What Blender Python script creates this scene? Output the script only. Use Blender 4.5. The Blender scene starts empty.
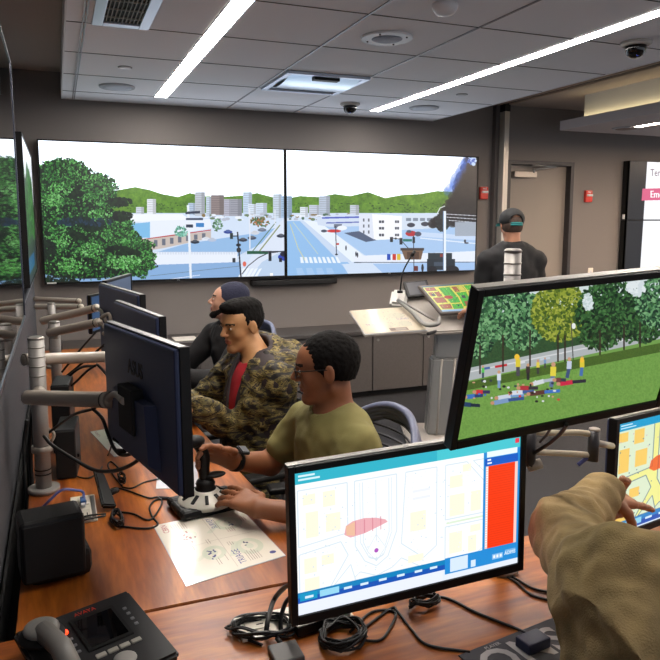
import bpy, bmesh, math, random
import numpy as np
from mathutils import Vector, Matrix
random.seed(7); RNG = np.random.default_rng(11)
S = bpy.context.scene
COL = S.collection
PI = math.pi
# ------------------------------------------------------------------ camera measures
F, CX, CY, H = 686., 330., 310., 1.6
PITCH = math.atan((CY-221)/F); YAW = math.atan((CX-56)/math.hypot(F, CY-221))
_s, _c, _p, _q = math.sin(YAW), math.cos(YAW), math.sin(PITCH), math.cos(PITCH)
FW = np.array([_s*_q, _c*_q, -_p]); RT = np.array([_c, -_s, 0.]); UP = np.cross(RT, FW); CAM = np.array([0, 0, H])
def ray(u, v): return FW + RT*(u-CX)/F - UP*(v-CY)/F
def on(u, v, z=.74): r = ray(u, v); return Vector(CAM + r*(z-H)/r[2])
def oy(u, v, y): r = ray(u, v); return Vector(CAM + r*y/r[1])
def ox(u, v, x): r = ray(u, v); return Vector(CAM + r*x/r[0])
def dp(u, v, d): return Vector(CAM + ray(u, v)*d)
def proj(P):
    d = np.asarray(P, float) - CAM; z = d@FW
    return CX + F*(d@RT)/z, CY - F*(d@UP)/z
cam_d = bpy.data.cameras.new('camera'); cam = bpy.data.objects.new('camera', cam_d); COL.objects.link(cam)
cam.matrix_world = Matrix(((RT[0], UP[0], -FW[0], 0), (RT[1], UP[1], -FW[1], 0), (RT[2], UP[2], -FW[2], H), (0, 0, 0, 1)))
cam_d.sensor_width = 36; cam_d.lens = F/660*36; cam_d.shift_y = -(330-CY)/660; cam_d.clip_start = .05
S.camera = cam
# ------------------------------------------------------------------ materials
def lin(c):
    c = [x/255. for x in c[:3]]
    return [x/12.92 if x <= .04045 else ((x+.055)/1.055)**2.4 for x in c] + [1]
MATS = {}
def mat(name, col, rough=.5, metal=0., var=0., scale=30., bump=0., bscale=200., emit=None, strength=1., stretch=None, spec=.5, col2=None, alpha=1., coat=0., bdist=.002):
    if name in MATS: return MATS[name]
    m = bpy.data.materials.new(name); m.use_nodes = True; nt = m.node_tree; N = nt.nodes; L = nt.links
    b = N['Principled BSDF']; b.inputs['Roughness'].default_value = rough; b.inputs['Metallic'].default_value = metal
    b.inputs['Base Color'].default_value = lin(col); b.inputs['Specular IOR Level'].default_value = spec
    b.inputs['Coat Weight'].default_value = coat
    if alpha < 1: b.inputs['Alpha'].default_value = alpha
    tc = N.new('ShaderNodeTexCoord'); mp = N.new('ShaderNodeMapping'); L.new(tc.outputs['Object'], mp.inputs['Vector'])
    if stretch: mp.inputs['Scale'].default_value = stretch
    if var or col2:
        n = N.new('ShaderNodeTexNoise'); n.inputs['Scale'].default_value = scale; n.inputs['Detail'].default_value = 5
        L.new(mp.outputs[0], n.inputs['Vector'])
        r = N.new('ShaderNodeValToRGB'); c1 = lin(col); c2 = lin(col2) if col2 else [x*(1-var) for x in c1[:3]]+[1]
        r.color_ramp.elements[0].color = c2; r.color_ramp.elements[1].color = c1
        r.color_ramp.elements[0].position = .35; r.color_ramp.elements[1].position = .65
        L.new(n.outputs['Fac'], r.inputs[0]); L.new(r.outputs[0], b.inputs['Base Color'])
    if bump:
        n2 = N.new('ShaderNodeTexNoise'); n2.inputs['Scale'].default_value = bscale; n2.inputs['Detail'].default_value = 4
        L.new(mp.outputs[0], n2.inputs['Vector']); bp = N.new('ShaderNodeBump'); bp.inputs['Strength'].default_value = bump; bp.inputs['Distance'].default_value = bdist
        L.new(n2.outputs['Fac'], bp.inputs['Height']); L.new(bp.outputs[0], b.inputs['Normal'])
    if emit: b.inputs['Emission Color'].default_value = lin(emit); b.inputs['Emission Strength'].default_value = strength
    MATS[name] = m; return m
def wood(name, stretch):
    m = mat(name, (168, 96, 44), .38, coat=0); nt = m.node_tree; N = nt.nodes; L = nt.links; b = N['Principled BSDF']
    tc = N.new('ShaderNodeTexCoord'); mp = N.new('ShaderNodeMapping'); mp.inputs['Scale'].default_value = stretch; L.new(tc.outputs['Object'], mp.inputs[0])
    n = N.new('ShaderNodeTexNoise'); n.inputs['Scale'].default_value = 2.2; n.inputs['Detail'].default_value = 7; n.inputs['Distortion'].default_value = .9; L.new(mp.outputs[0], n.inputs[0])
    w = N.new('ShaderNodeTexNoise'); w.inputs['Scale'].default_value = 14; w.inputs['Detail'].default_value = 6; L.new(mp.outputs[0], w.inputs[0])
    r = N.new('ShaderNodeValToRGB'); e = r.color_ramp.elements
    e[0].position = .3; e[0].color = lin((114, 52, 17)); e[1].position = .72; e[1].color = lin((204, 122, 46))
    x = e.new(.5); x.color = lin((162, 88, 29))
    L.new(n.outputs['Fac'], r.inputs[0])
    r2 = N.new('ShaderNodeValToRGB'); r2.color_ramp.elements[0].position = .38; r2.color_ramp.elements[0].color = (.62, .55, .5, 1); r2.color_ramp.elements[1].position = .6; r2.color_ramp.elements[1].color = (1, 1, 1, 1)
    L.new(w.outputs['Fac'], r2.inputs[0]); mx = N.new('ShaderNodeMix'); mx.data_type = 'RGBA'; mx.blend_type = 'MULTIPLY'; mx.inputs['Factor'].default_value = .7
    L.new(r.outputs[0], mx.inputs[6]); L.new(r2.outputs[0], mx.inputs[7]); L.new(mx.outputs[2], b.inputs['Base Color'])
    return m
# ------------------------------------------------------------------ objects
WM = {}
def tag(o, label=None, cat=None, group=None, kind=None):
    if label: o['label'] = label
    if cat: o['category'] = cat
    if group: o['group'] = group
    if kind: o['kind'] = kind
    return o
def thing(name, label, cat, loc=(0, 0, 0), rot=0., group=None, mw=None):
    o = bpy.data.objects.new(name, None); COL.objects.link(o); o.empty_display_size = .1
    M = mw if mw is not None else Matrix.Translation(Vector(loc)) @ Matrix.Rotation(rot, 4, 'Z')
    o.matrix_world = M; WM[o.name] = M.copy()
    return tag(o, label, cat, group)
class MB:
    """collects shapes; build() links them as one mesh"""
    def __init__(s): s.bm = bmesh.new()
    def box(s, c, d, rot=None, bev=0.):
        t = bmesh.new(); bmesh.ops.create_cube(t, size=1); bmesh.ops.scale(t, vec=Vector(d), verts=t.verts)
        if bev: bmesh.ops.bevel(t, geom=t.edges[:], offset=min(bev, min(d)*.45), segments=2, affect='EDGES', profile=.5)
        if rot is not None: bmesh.ops.transform(t, matrix=rot.to_4x4(), verts=t.verts)
        bmesh.ops.translate(t, vec=Vector(c), verts=t.verts); s._add(t); return s
    def _add(s, t, smooth=False):
        me = bpy.data.meshes.new('tmp'); t.to_mesh(me); t.free()
        if smooth:
            for p in me.polygons: p.use_smooth = True
        s.bm.from_mesh(me); bpy.data.meshes.remove(me)
    def tube(s, pts, r, seg=10, r2=None, cap=True, smooth=True):
        pts = [Vector(p) for p in pts]; t = bmesh.new(); rings = []; n = len(pts); prev = None
        for i, p in enumerate(pts):
            d = (pts[min(i+1, n-1)] - pts[max(i-1, 0)]).normalized()
            if prev is None:
                a = d.orthogonal().normalized()
            else:
                a = (prev - d*prev.dot(d)).normalized()
            prev = a; b = d.cross(a); rr = r if r2 is None else r + (r2-r)*i/(n-1)
            rings.append([t.verts.new(p + a*rr*math.cos(2*PI*k/seg) + b*rr*math.sin(2*PI*k/seg)) for k in range(seg)])
        for i in range(n-1):
            for k in range(seg): t.faces.new((rings[i][k], rings[i][(k+1) % seg], rings[i+1][(k+1) % seg], rings[i+1][k]))
        if cap: t.faces.new(rings[0][::-1]); t.faces.new(rings[-1])
        for f in t.faces: f.smooth = smooth and len(f.verts) == 4
        s._add(t); return s
    def cyl(s, c, r, h, seg=24, axis='Z', r2=None):
        a = {'X': Vector((1, 0, 0)), 'Y': Vector((0, 1, 0)), 'Z': Vector((0, 0, 1))}[axis] if isinstance(axis, str) else Vector(axis).normalized()
        c = Vector(c); return s.tube([c-a*h/2, c+a*h/2], r, seg, r2)
    def lathe(s, c, prof, seg=28, axis=None):
        t = bmesh.new(); rings = [[t.verts.new((r*math.cos(2*PI*k/seg), r*math.sin(2*PI*k/seg), z)) for k in range(seg)] for r, z in prof]
        for i in range(len(prof)-1):
            for k in range(seg): t.faces.new((rings[i][k], rings[i][(k+1) % seg], rings[i+1][(k+1) % seg], rings[i+1][k]))
        t.faces.new(rings[0][::-1]); t.faces.new(rings[-1])
        for f in t.faces: f.smooth = len(f.verts) == 4
        if axis is not None: bmesh.ops.transform(t, matrix=Vector((0, 0, 1)).rotation_difference(Vector(axis)).to_matrix().to_4x4(), verts=t.verts)
        bmesh.ops.translate(t, vec=Vector(c), verts=t.verts); bmesh.ops.recalc_face_normals(t, faces=t.faces); s._add(t); return s
    def prism(s, poly, lo, hi, bev=0.):
        """poly: points (x,y) extruded lo..hi in z"""
        t = bmesh.new(); a = [t.verts.new((x, y, lo)) for x, y in poly]; b = [t.verts.new((x, y, hi)) for x, y in poly]
        t.faces.new(a[::-1]); t.faces.new(b); n = len(poly)
        for i in range(n): t.faces.new((a[i], a[(i+1) % n], b[(i+1) % n], b[i]))
        bmesh.ops.recalc_face_normals(t, faces=t.faces)
        if bev: bmesh.ops.bevel(t, geom=t.edges[:], offset=bev, segments=2, affect='EDGES')
        s._add(t); return s
    def slab(s, quad, th, bev=0.):
        """four world corners + thickness along the normal (downwards)"""
        q = [Vector(p) for p in quad]; n = (q[1]-q[0]).cross(q[3]-q[0]).normalized()
        t = bmesh.new(); a = [t.verts.new(p) for p in q]; b = [t.verts.new(p - n*th) for p in q]
        t.faces.new(a); t.faces.new(b[::-1])
        for i in range(len(q)): j = (i+1) % len(q); t.faces.new((a[j], a[i], b[i], b[j]))
        bmesh.ops.recalc_face_normals(t, faces=t.faces)
        if bev: bmesh.ops.bevel(t, geom=t.edges[:], offset=bev, segments=2, affect='EDGES')
        s._add(t); return s
    def sphere(s, c, r, sc=(1, 1, 1), rot=None, seg=20):
        t = bmesh.new(); bmesh.ops.create_uvsphere(t, u_segments=seg, v_segments=seg//2+2, radius=r); bmesh.ops.scale(t, vec=Vector(sc), verts=t.verts)
        if rot is not None: bmesh.ops.transform(t, matrix=rot.to_4x4(), verts=t.verts)
        bmesh.ops.translate(t, vec=Vector(c), verts=t.verts)
        for f in t.faces: f.smooth = True
        s._add(t); return s
    def text(s, body, size, M, depth=.0006, bold=0.):
        cu = bpy.data.curves.new('t', 'FONT'); cu.body = body; cu.size = size; cu.extrude = depth; cu.offset = bold; cu.resolution_u = 3; cu.align_x = 'CENTER'; cu.align_y = 'CENTER'
        o = bpy.data.objects.new('t', cu); COL.objects.link(o); dg = bpy.context.evaluated_depsgraph_get(); dg.update()
        me = bpy.data.meshes.new_from_object(o.evaluated_get(dg)); me.transform(M); s.bm.from_mesh(me)
        bpy.data.objects.remove(o); bpy.data.curves.remove(cu); bpy.data.meshes.remove(me); return s
    def build(s, name, m, parent=None, local=False, **kw):
        me = bpy.data.meshes.new(name); s.bm.to_mesh(me); s.bm.free()
        return link(name, me, m, parent, local, **kw)
def link(name, me, m, parent=None, local=False, label=None, cat=None, group=None, kind=None):
    for k in (m if isinstance(m, (list, tuple)) else [m]): me.materials.append(k)
    o = bpy.data.objects.new(name, me); COL.objects.link(o)
    if parent is not None:
        o.parent = parent; PM = WM[parent.name]; WM[o.name] = PM
        if not local: me.transform(PM.inverted())
    else: WM[o.name] = Matrix()
    return tag(o, label, cat, group, kind)
def struct(name, mb, m): return mb.build(name, m, kind='structure')
def B(c0, c1, bev=0.):
    c0, c1 = Vector(c0), Vector(c1); return MB().box((c0+c1)/2, [abs(x) for x in (c1-c0)], bev=bev)
def bx(mb, c0, c1, bev=0.):
    c0, c1 = Vector(c0), Vector(c1); return mb.box((c0+c1)/2, [abs(x) for x in (c1-c0)], bev=bev)
def copy_tree(o, parent=None, M=None, label=None):
    c = o.copy(); COL.objects.link(c)
    if parent is not None: c.parent = parent
    if M is not None: c.matrix_world = M
    if label: c['label'] = label
    for ch in [x for x in bpy.data.objects if x.parent == o and x.name != c.name]: copy_tree(ch, c)
    return c
def smooth(pts, n=8):
    P = [Vector(p) for p in pts]; P = [P[0]*2-P[1]] + P + [P[-1]*2-P[-2]]; out = []
    for i in range(1, len(P)-2):
        for k in range(n):
            t = k/n; a, b, c, d = P[i-1], P[i], P[i+1], P[i+2]
            out.append(.5*((2*b) + (c-a)*t + (2*a-5*b+4*c-d)*t*t + (3*b-a-3*c+d)*t**3))
    return out + [P[-2]]
# ------------------------------------------------------------------ drawn screens
class Canvas:
    """a picture drawn in numpy over the region x0..x1, y0..y1 of its own coordinates"""
    def __init__(s, x0, y0, x1, y1, k, bg):
        s.x0, s.y0, s.k = x0, y0, k; s.w = int((x1-x0)*k); s.h = int((y1-y0)*k); s.a = np.ones((s.h, s.w, 3), np.float32)*np.array(bg, np.float32)
    def _box(s, xs, ys):
        a = max(0, int(min(xs))-1); b = min(s.w, int(max(xs))+2); c = max(0, int(min(ys))-1); d = min(s.h, int(max(ys))+2)
        return a, b, c, d
    def poly(s, pts, col, al=1.):
        P = [((x-s.x0)*s.k, (y-s.y0)*s.k) for x, y in pts]; a, b, c, d = s._box([p[0] for p in P], [p[1] for p in P])
        if b <= a or d <= c: return
        yy, xx = np.mgrid[c:d, a:b]; xx = xx+.5; yy = yy+.5; m = np.zeros(xx.shape, bool); n = len(P)
        for i in range(n):
            (x1, y1), (x2, y2) = P[i], P[(i+1) % n]
            if y1 == y2: continue
            m ^= ((y1 > yy) != (y2 > yy)) & (xx < (x2-x1)*(yy-y1)/(y2-y1)+x1)
        s.put(m, (a, b, c, d), col, al)
    def put(s, m, bx_, col, al):
        a, b, c, d = bx_; r = s.a[c:d, a:b]
        if callable(col):
            yy, xx = np.mgrid[c:d, a:b]; v = col(xx/s.k+s.x0, yy/s.k+s.y0); r[m] = r[m]*(1-al)+v[m]*al
        else: r[m] = r[m]*(1-al)+np.array(col, np.float32)*al
    def rect(s, x0, y0, x1, y1, col, al=1., sk=0.):
        s.poly([(x0, y0), (x1, y0+sk*(x1-x0)), (x1, y1+sk*(x1-x0)), (x0, y1)], col, al)
    def line(s, pts, w, col, al=1.):
        for (x1, y1), (x2, y2) in zip(pts, pts[1:]):
            dx, dy = x2-x1, y2-y1; l = math.hypot(dx, dy) or 1; nx, ny = -dy/l*w/2, dx/l*w/2
            s.poly([(x1+nx, y1+ny), (x2+nx, y2+ny), (x2-nx, y2-ny), (x1-nx, y1-ny)], col, al)
    def ell(s, x, y, rx, ry, col, al=1., ang=0.):
        X, Y, RX, RY = (x-s.x0)*s.k, (y-s.y0)*s.k, rx*s.k, ry*s.k; R = max(RX, RY); a, b, c, d = s._box([X-R, X+R], [Y-R, Y+R])
        if b <= a or d <= c: return
        yy, xx = np.mgrid[c:d, a:b]; u = xx+.5-X; v = yy+.5-Y; ca, sa = math.cos(ang), math.sin(ang)
        s.put(((u*ca+v*sa)/RX)**2+((v*ca-u*sa)/RY)**2 < 1, (a, b, c, d), col, al)
    def text(s, body, x, y, size, col, dx=(1, 0), dy=(0, -1)):
        cu = bpy.data.curves.new('t', 'FONT'); cu.body = body; cu.size = size; cu.resolution_u = 2; cu.align_x = 'CENTER'; cu.align_y = 'CENTER'
        o = bpy.data.objects.new('t', cu); COL.objects.link(o); dg = bpy.context.evaluated_depsgraph_get(); dg.update()
        me = bpy.data.meshes.new_from_object(o.evaluated_get(dg))
        for p in me.polygons:
            q = [me.vertices[i].co for i in p.vertices]; s.poly([(x+c.x*dx[0]+c.y*dy[0], y+c.x*dx[1]+c.y*dy[1]) for c in q], col)
        bpy.data.objects.remove(o); bpy.data.curves.remove(cu); bpy.data.meshes.remove(me)
    def blobs(s, cx, cy, rx, ry, n, cols, size, squeeze=1.):
        for _ in range(n):
            t = random.random()*2*PI; r = math.sqrt(random.random())
            s.ell(cx+math.cos(t)*rx*r, cy+math.sin(t)*ry*r, size*random.uniform(.5, 1.4), size*random.uniform(.4, 1.)*squeeze, random.choice(cols), 1, random.random()*3)
    def sample(s, U, V):
        i = np.clip(((V-s.y0)*s.k).astype(int), 0, s.h-1); j = np.clip(((U-s.x0)*s.k).astype(int), 0, s.w-1); return s.a[i, j]
def image(name, arr):
    """arr rows from the top, 0..255"""
    h, w, _ = arr.shape; im = bpy.data.images.new(name, w, h); px = np.ones((h, w, 4), np.float32); px[..., :3] = np.clip(arr[::-1]/255., 0, 1)
    im.pixels.foreach_set(px.ravel()); im.update(); im.pack(); return im
def quad_image(name, cv, quad, w, h):
    """resample the drawing onto a real quad: quad = world corners TL,TR,BR,BL"""
    tl, tr, br, bl = [np.array(q, float) for q in quad]; a = (np.arange(w*2)+.5)/(w*2); b = (np.arange(h*2)+.5)/(h*2); A, Bv = np.meshgrid(a, b)
    P = (tl*(1-A[..., None])+tr*A[..., None])*(1-Bv[..., None])+(bl*(1-A[..., None])+br*A[..., None])*Bv[..., None] - CAM
    z = P@FW; U = CX+F*(P@RT)/z; V = CY-F*(P@UP)/z; c = cv.sample(U, V)
    return image(name, c.reshape(h, 2, w, 2, 3).mean((1, 3)))
def screen_mat(name, im, strength=1., rough=.3, tint=(1, 1, 1)):
    m = bpy.data.materials.new(name); m.use_nodes = True; N = m.node_tree.nodes; L = m.node_tree.links; b = N['Principled BSDF']
    t = N.new('ShaderNodeTexImage'); t.image = im; t.extension = 'EXTEND'; L.new(t.outputs[0], b.inputs['Emission Color']); b.inputs['Emission Strength'].default_value = strength
    b.inputs['Base Color'].default_value = (.01, .01, .012, 1); b.inputs['Roughness'].default_value = rough; return m
def print_mat(name, im, rough=.35, coat=0.):
    m = bpy.data.materials.new(name); m.use_nodes = True; N = m.node_tree.nodes; L = m.node_tree.links; b = N['Principled BSDF']
    t = N.new('ShaderNodeTexImage'); t.image = im; t.extension = 'EXTEND'; L.new(t.outputs[0], b.inputs['Base Color']); b.inputs['Roughness'].default_value = rough
    b.inputs['Coat Weight'].default_value = coat; b.inputs['Coat Roughness'].default_value = .08; return m
def quad(name, q, m, parent=None, local=False, **kw):
    me = bpy.data.meshes.new(name); me.from_pydata([tuple(p) for p in q], [], [(3, 2, 1, 0)]); uv = me.uv_layers.new(name='UVMap')
    for li, c in zip(range(4), ((0, 0), (1, 0), (1, 1), (0, 1))): uv.data[li].uv = c
    return link(name, me, m, parent, local, **kw)
# ================================================================== THE ROOM
wallm = mat('wall paint', (122, 116, 113), .85, bump=.15, bscale=300)
carpet = mat('carpet', (46, 46, 50), .95, var=.35, scale=120, bump=.5, bscale=400)
ceilm = mat('ceiling tile', (236, 236, 241), .9, bump=.12, bscale=500)
ceil2 = mat('ceiling plaster', (172, 160, 152), .9)
whitem = mat('white painted metal', (215, 215, 218), .4)
alum = mat('aluminium', (176, 174, 172), .35, metal=.9)
alumd = mat('dull aluminium paint', (150, 146, 142), .45, metal=.35)
blackp = mat('black plastic', (9, 9, 10), .5, spec=.3)
blackm = mat('matte black', (10, 10, 11), .7)
gloss = mat('black glass', (4, 4, 5), .03, spec=.6)
darkm = mat('dark frame', (52, 49, 51), .45)
fabricp = mat('grey partition fabric', (76, 76, 82), .95, var=.3, scale=150, bump=.5, bscale=500)
struct('floor', B((-3, -3, -.1), (10, 6.3, 0)), carpet)
w = MB(); bx(w, (-1.5, 6, 0), (4.335, 6.2, 2.9)); bx(w, (5.165, 6, 0), (10, 6.2, 2.9)); bx(w, (4.335, 6, 2.21), (5.165, 6.2, 2.9)); bx(w, (4.335, 6.1, 0), (5.165, 6.2, 2.21))
struct('wall_far', w, wallm)
struct('wall_left', B((-.4, -3, 0), (-.26, 6, 2.9)), wallm)
struct('ceiling_upper', B((-1.5, -3, 2.765), (10, 6, 2.9)), ceil2)
w = MB(); bx(w, (.09, -2.5, 2.555), (3.40, 5.92, 2.68))
cl = struct('ceiling_cloud', w, ceilm)
tb = mat('ceiling grid bar', (150, 150, 156), .4, metal=.5); seam = mat('ceiling seam', (70, 68, 68), .8)
w = MB()
for x in (.165, .178): bx(w, (x-.003, -2.5, 2.548), (x+.003, 5.92, 2.557))
for x in (1.40, 2.0): bx(w, (x-.005, -2.5, 2.550), (x+.005, 5.92, 2.557))
struct('trim_1', w, tb)
w = MB()
for k in range(-8, 5):
    y = 3.04+.635*k; bx(w, (.09, y-.003, 2.5525), (3.40, y+.003, 2.5565))
struct('trim_2', w, seam)
w = MB(); bx(w, (.082, -2.5, 2.55), (.09, 5.93, 2.68)); bx(w, (3.40, -2.5, 2.55), (3.408, 5.93, 2.68)); bx(w, (.082, 5.92, 2.55), (3.408, 5.928, 2.68))
struct('trim_3', w, whitem)
# track for the folding partition and its post
w = MB(); bx(w, (4.14, -2.5, 2.745), (4.17, 6, 2.766)); bx(w, (4.23, -2.5, 2.745), (4.26, 6, 2.766)); struct('trim_4', w, mat('track beige', (150, 128, 112), .6))
w = MB(); bx(w, (4.17, -2.5, 2.757), (4.23, 5.88, 2.766)); struct('trim_5', w, blackm)
w = MB(); bx(w, (4.14, 5.94, 0), (4.185, 6, 2.765)); struct('trim_6', w, mat('dark wall strip', (84, 79, 78), .6))  # narrow strip set on the wall, darker than the wall paint
w = MB(); bx(w, (4.188, 5.86, 0), (4.212, 5.97, 2.68)); bx(w, (4.222, 5.87, 0), (4.25, 5.97, 2.68)); struct('trim_7', w, mat('post metal', (190, 184, 176), .35, metal=.4))
w = MB(); bx(w, (4.188, 5.86, 2.68), (4.25, 5.97, 2.765)); struct('trim_8', w, blackm)
w = MB(); bx(w, (-.26, 5.985, 0), (4.33, 6, .09)); bx(w, (5.17, 5.985, 0), (10, 6, .09)); struct('baseboard_far', w, darkm)
# right-hand ceiling raft with its stepped box
w = MB(); bx(w, (4.50, -1, 2.455), (8.5, 5.42, 2.54)); struct('ceiling_raft', w, mat('raft paint', (176, 170, 172), .8))
w = MB(); bx(w, (4.64, -.8, 2.54), (8.3, 5.26, 2.765)); struct('ceiling_raft_box', w, mat('raft box', (205, 204, 200), .8))
# door
d = MB(); bx(d, (4.365, 6.055, .01), (5.135, 6.095, 2.18)); door = d.build('door_1', mat('door leaf', (140, 131, 124), .6), kind='structure')
d = MB(); bx(d, (4.33, 5.975, 0), (4.365, 6.1, 2.22)); bx(d, (5.135, 5.975, 0), (5.175, 6.1, 2.22)); bx(d, (4.365, 5.975, 2.18), (5.135, 6.1, 2.22))
d.build('door_frame', darkm, door)
d = MB(); bx(d, (4.42, 5.985, 2.05), (4.70, 6.055, 2.11), .006); d.build('door_closer', mat('closer metal', (186, 176, 166), .4, metal=.3), door)
d = MB(); d.tube([(4.66, 5.97, 2.13), (4.93, 5.97, 2.165)], .008); d.tube([(4.93, 5.97, 2.165), (4.62, 5.96, 2.175)], .008); d.cyl((4.66, 5.99, 2.12), .012, .05); d.build('closer_arm', alum, door)
d = MB(); d.cyl((4.43, 6.04, 1.02), .025, .02, axis='Y'); d.tube([(4.43, 6.03, 1.02), (4.43, 6.0, 1.02), (4.55, 6.0, 1.02)], .01); d.build('door_handle', alum, door)
# ------------------------------------------------------------------ lights
def strip(x0, x1, y0, y1, z, label, power, col=(255, 247, 238)):
    t = thing('strip_light', label, 'light', ((x0+x1)/2, (y0+y1)/2, z), group='recessed linear ceiling lights')
    w = MB(); bx(w, (x0-.006, y0, z-.002), (x0, y1, z+.003)); bx(w, (x1, y0, z-.002), (x1+.006, y1, z+.003)); bx(w, (x0-.006, y1, z-.002), (x1+.006, y1+.01, z+.003)); w.build('housing', whitem, t)
    B((x0, y0, z), (x1, y1, z+.003)).build('diffuser', mat('lamp %.1f %d' % (power, col[2]), (255, 255, 255), .5, emit=col, strength=power), t)
strip(.755, .845, .9, 5.58, 2.551, 'left of the two long white light strips in the hanging ceiling, above the desk row', 58)
strip(2.585, 2.665, .9, 5.58, 2.551, 'right of the two long white light strips in the hanging ceiling', 58)
strip(4.93, 5.00, -.5, 5.02, 2.452, 'short light strip in the lower side ceiling raft at the right', 100, (255, 228, 200))
for k in range(2): strip(6.2+k*1.1, 6.27+k*1.1, -.5, 5.02, 2.452, 'light strip in the side ceiling raft beyond the right edge', 100, (255, 228, 200))
# cove lamp on top of the raft
t = thing('cove_light', 'warm hidden lamp strip on top of the side ceiling raft', 'light', (4.6, 2, 2.545))
w = MB(); bx(w, (4.59, -.8, 2.541), (4.62, 5.3, 2.552)); w.build('lamp_strip', mat('cove lamp', (255, 255, 255), .5, emit=(255, 232, 180), strength=4.5), t)
w = MB(); bx(w, (4.58, -.8, 2.541), (4.588, 5.3, 2.558)); w.build('lip', whitem, t)
# ------------------------------------------------------------------ things in the ceiling
def disc_speaker(x, y, z, r, label, col=(190, 196, 208), screws=False):
    t = thing('ceiling_speaker', label, 'speaker', (x, y, z), group='round ceiling speakers')
    MB().lathe((x, y, z-.012), [(r*.97, 0), (r, .006), (r, .012), (r*.6, .013)]).build('rim', whitem if screws else mat('speaker rim', (165, 168, 176), .5), t)
    MB().lathe((x, y, z-.016), [(r*.01, 0), (r*.55, .001), (r*.62 if screws else r*.9, .005), (r*.3, .008)]).build('grille', mat('grille %d' % col[0], col, .6, bump=.6, bscale=600), t)
    if screws:
        for k in range(4): a = PI/4+k*PI/2; MB().cyl((x+math.cos(a)*r*.8, y+math.sin(a)*r*.8, z-.013), .005, .006, 8).build('screw', blackm, t)
disc_speaker(1.656, 3.371, 2.555, .135, 'large white round ceiling speaker with screws, between the two light strips', (150, 156, 172), True)
disc_speaker(.451, 5.273, 2.555, .125, 'grey round ceiling speaker left of the left light strip')
disc_speaker(2.946, 5.273, 2.555, .125, 'grey round ceiling speaker right of the far end of the right light strip')
disc_speaker(4.95, 5.05, 2.455, .12, 'round ceiling speaker in the lower side raft at the right', (120, 104, 98))
def sprinkler(x, y, label):
    t = thing('sprinkler_cap', label, 'sprinkler', (x, y, 2.555), group='flush sprinkler caps')
    MB().lathe((x, y, 2.545), [(.030, 0), (.036, .004), (.036, .011)]).build('cap', whitem, t); MB().lathe((x, y, 2.552), [(.044, 0), (.044, .004)]).build('ring', mat('ring', (120, 118, 120), .5), t)
sprinkler(.447, 4.614, 'small round sprinkler cap in the ceiling, left of the left light strip')
sprinkler(2.915, 4.635, 'small round sprinkler cap in the ceiling, right of the right light strip')
def dome(x, y, z, label, r=.062):
    t = thing('dome_camera', label, 'camera', (x, y, z), group='dome security cameras')
    MB().lathe((x, y, z-.022), [(r*1.05, 0), (r*1.3, .01), (r*1.3, .022)]).build('mount_ring', mat('camera mount', (178, 172, 166), .5), t)
    MB().lathe((x, y, z-.022-r), [(r*.05, 0), (r*.35, .04*r), (r*.62, r*.2), (r*.78, r*.42), (r*.86, r*.7), (r*.9, r)]).build('dome', gloss, t)
    MB().cyl((x-.01, y-.02, z-.03-r*.6), .012, .02, axis='Y').build('lens', mat('lens', (40, 50, 120), .1), t)
dome(2.947, 2.969, 2.555, 'dark dome security camera right of the right light strip, top right corner')
dome(2.283, 5.32, 2.555, 'dark dome security camera near the far end of the right light strip')
t = thing('smoke_detector', 'white smoke detector on the ceiling at the top edge', 'smoke detector', (1.649+.3, 2.779, 2.555))
P = on(445, 5, 2.55)
t.location = (P.x, P.y, 2.555); WM[t.name] = Matrix.Translation(t.location)
MB().lathe((P.x, P.y, 2.505), [(.012, 0), (.04, .006), (.052, .022), (.058, .036), (.058, .05)]).build('housing', whitem, t)
MB().sphere((P.x+.03, P.y-.03, 2.525), .005).build('indicator_lamp', mat('red lamp', (200, 40, 30), .4, emit=(255, 60, 40), strength=1), t)
# vent grille
t = thing('air_vent', 'silver framed air vent with dark grille at the top left of the ceiling', 'vent', (.34, 3.3, 2.555))
w = MB()
for a, b in (((.205, 2.98), (.255, 3.66)), ((.425, 2.98), (.475, 3.66)), ((.255, 3.60), (.425, 3.66)), ((.255, 2.98), (.425, 3.04))): bx(w, (a[0], a[1], 2.543), (b[0], b[1], 2.556), .003)
w.build('frame', mat('vent frame', (176, 180, 196), .3, metal=.6), t)
B((.255, 3.04, 2.553), (.425, 3.60, 2.5565)).build('core', blackm, t)
w = MB()
for k in range(9): x = .268+k*.018; bx(w, (x-.0015, 3.04, 2.545), (x+.0015, 3.60, 2.555))
for k in range(4): y = 3.12+k*.13; bx(w, (.255, y-.002, 2.546), (.425, y+.002, 2.553))
w.build('blades', mat('vent blade', (140, 134, 122), .5, metal=.3), t)
# cassette diffuser
t = thing('ceiling_diffuser', 'square shiny ceiling diffuser reflecting the blue screens, between the light strips', 'diffuser', (1.70, 4.62, 2.555))
x0, x1, y0, y1 = 1.42, 2.0, 4.31, 4.94; w = MB()
for a, b in (((x0, y0), (x1, y0+.04)), ((x0, y1-.04), (x1, y1)), ((x0, y0+.04), (x0+.04, y1-.04)), ((x1-.04, y0+.04), (x1, y1-.04))): bx(w, (a[0], a[1], 2.535), (b[0], b[1], 2.557), .004)
shiny = mat('polished sheet', (214, 226, 240), .28, metal=1.)
w.build('frame', mat('diffuser frame', (190, 200, 216), .3, metal=.7), t)
w = MB(); n = 10; g = []
bmq = w.bm
for i in range(n+1):
    a = i/n; y = y0+.04+(y1-y0-.08)*a; z = 2.553-.035*math.sin(PI*a)
    g.append([bmq.verts.new((x0+.04, y, z)), bmq.verts.new((x1-.04, y, z))])
for i in range(n): f = bmq.faces.new((g[i][0], g[i+1][0], g[i+1][1], g[i][1])); f.smooth = True
w.build('curved_panel', shiny, t)
B((x0+.2, y0+.05, 2.52), (x0+.38, y0+.11, 2.55), .004).build('sensor', blackp, t)
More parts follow.
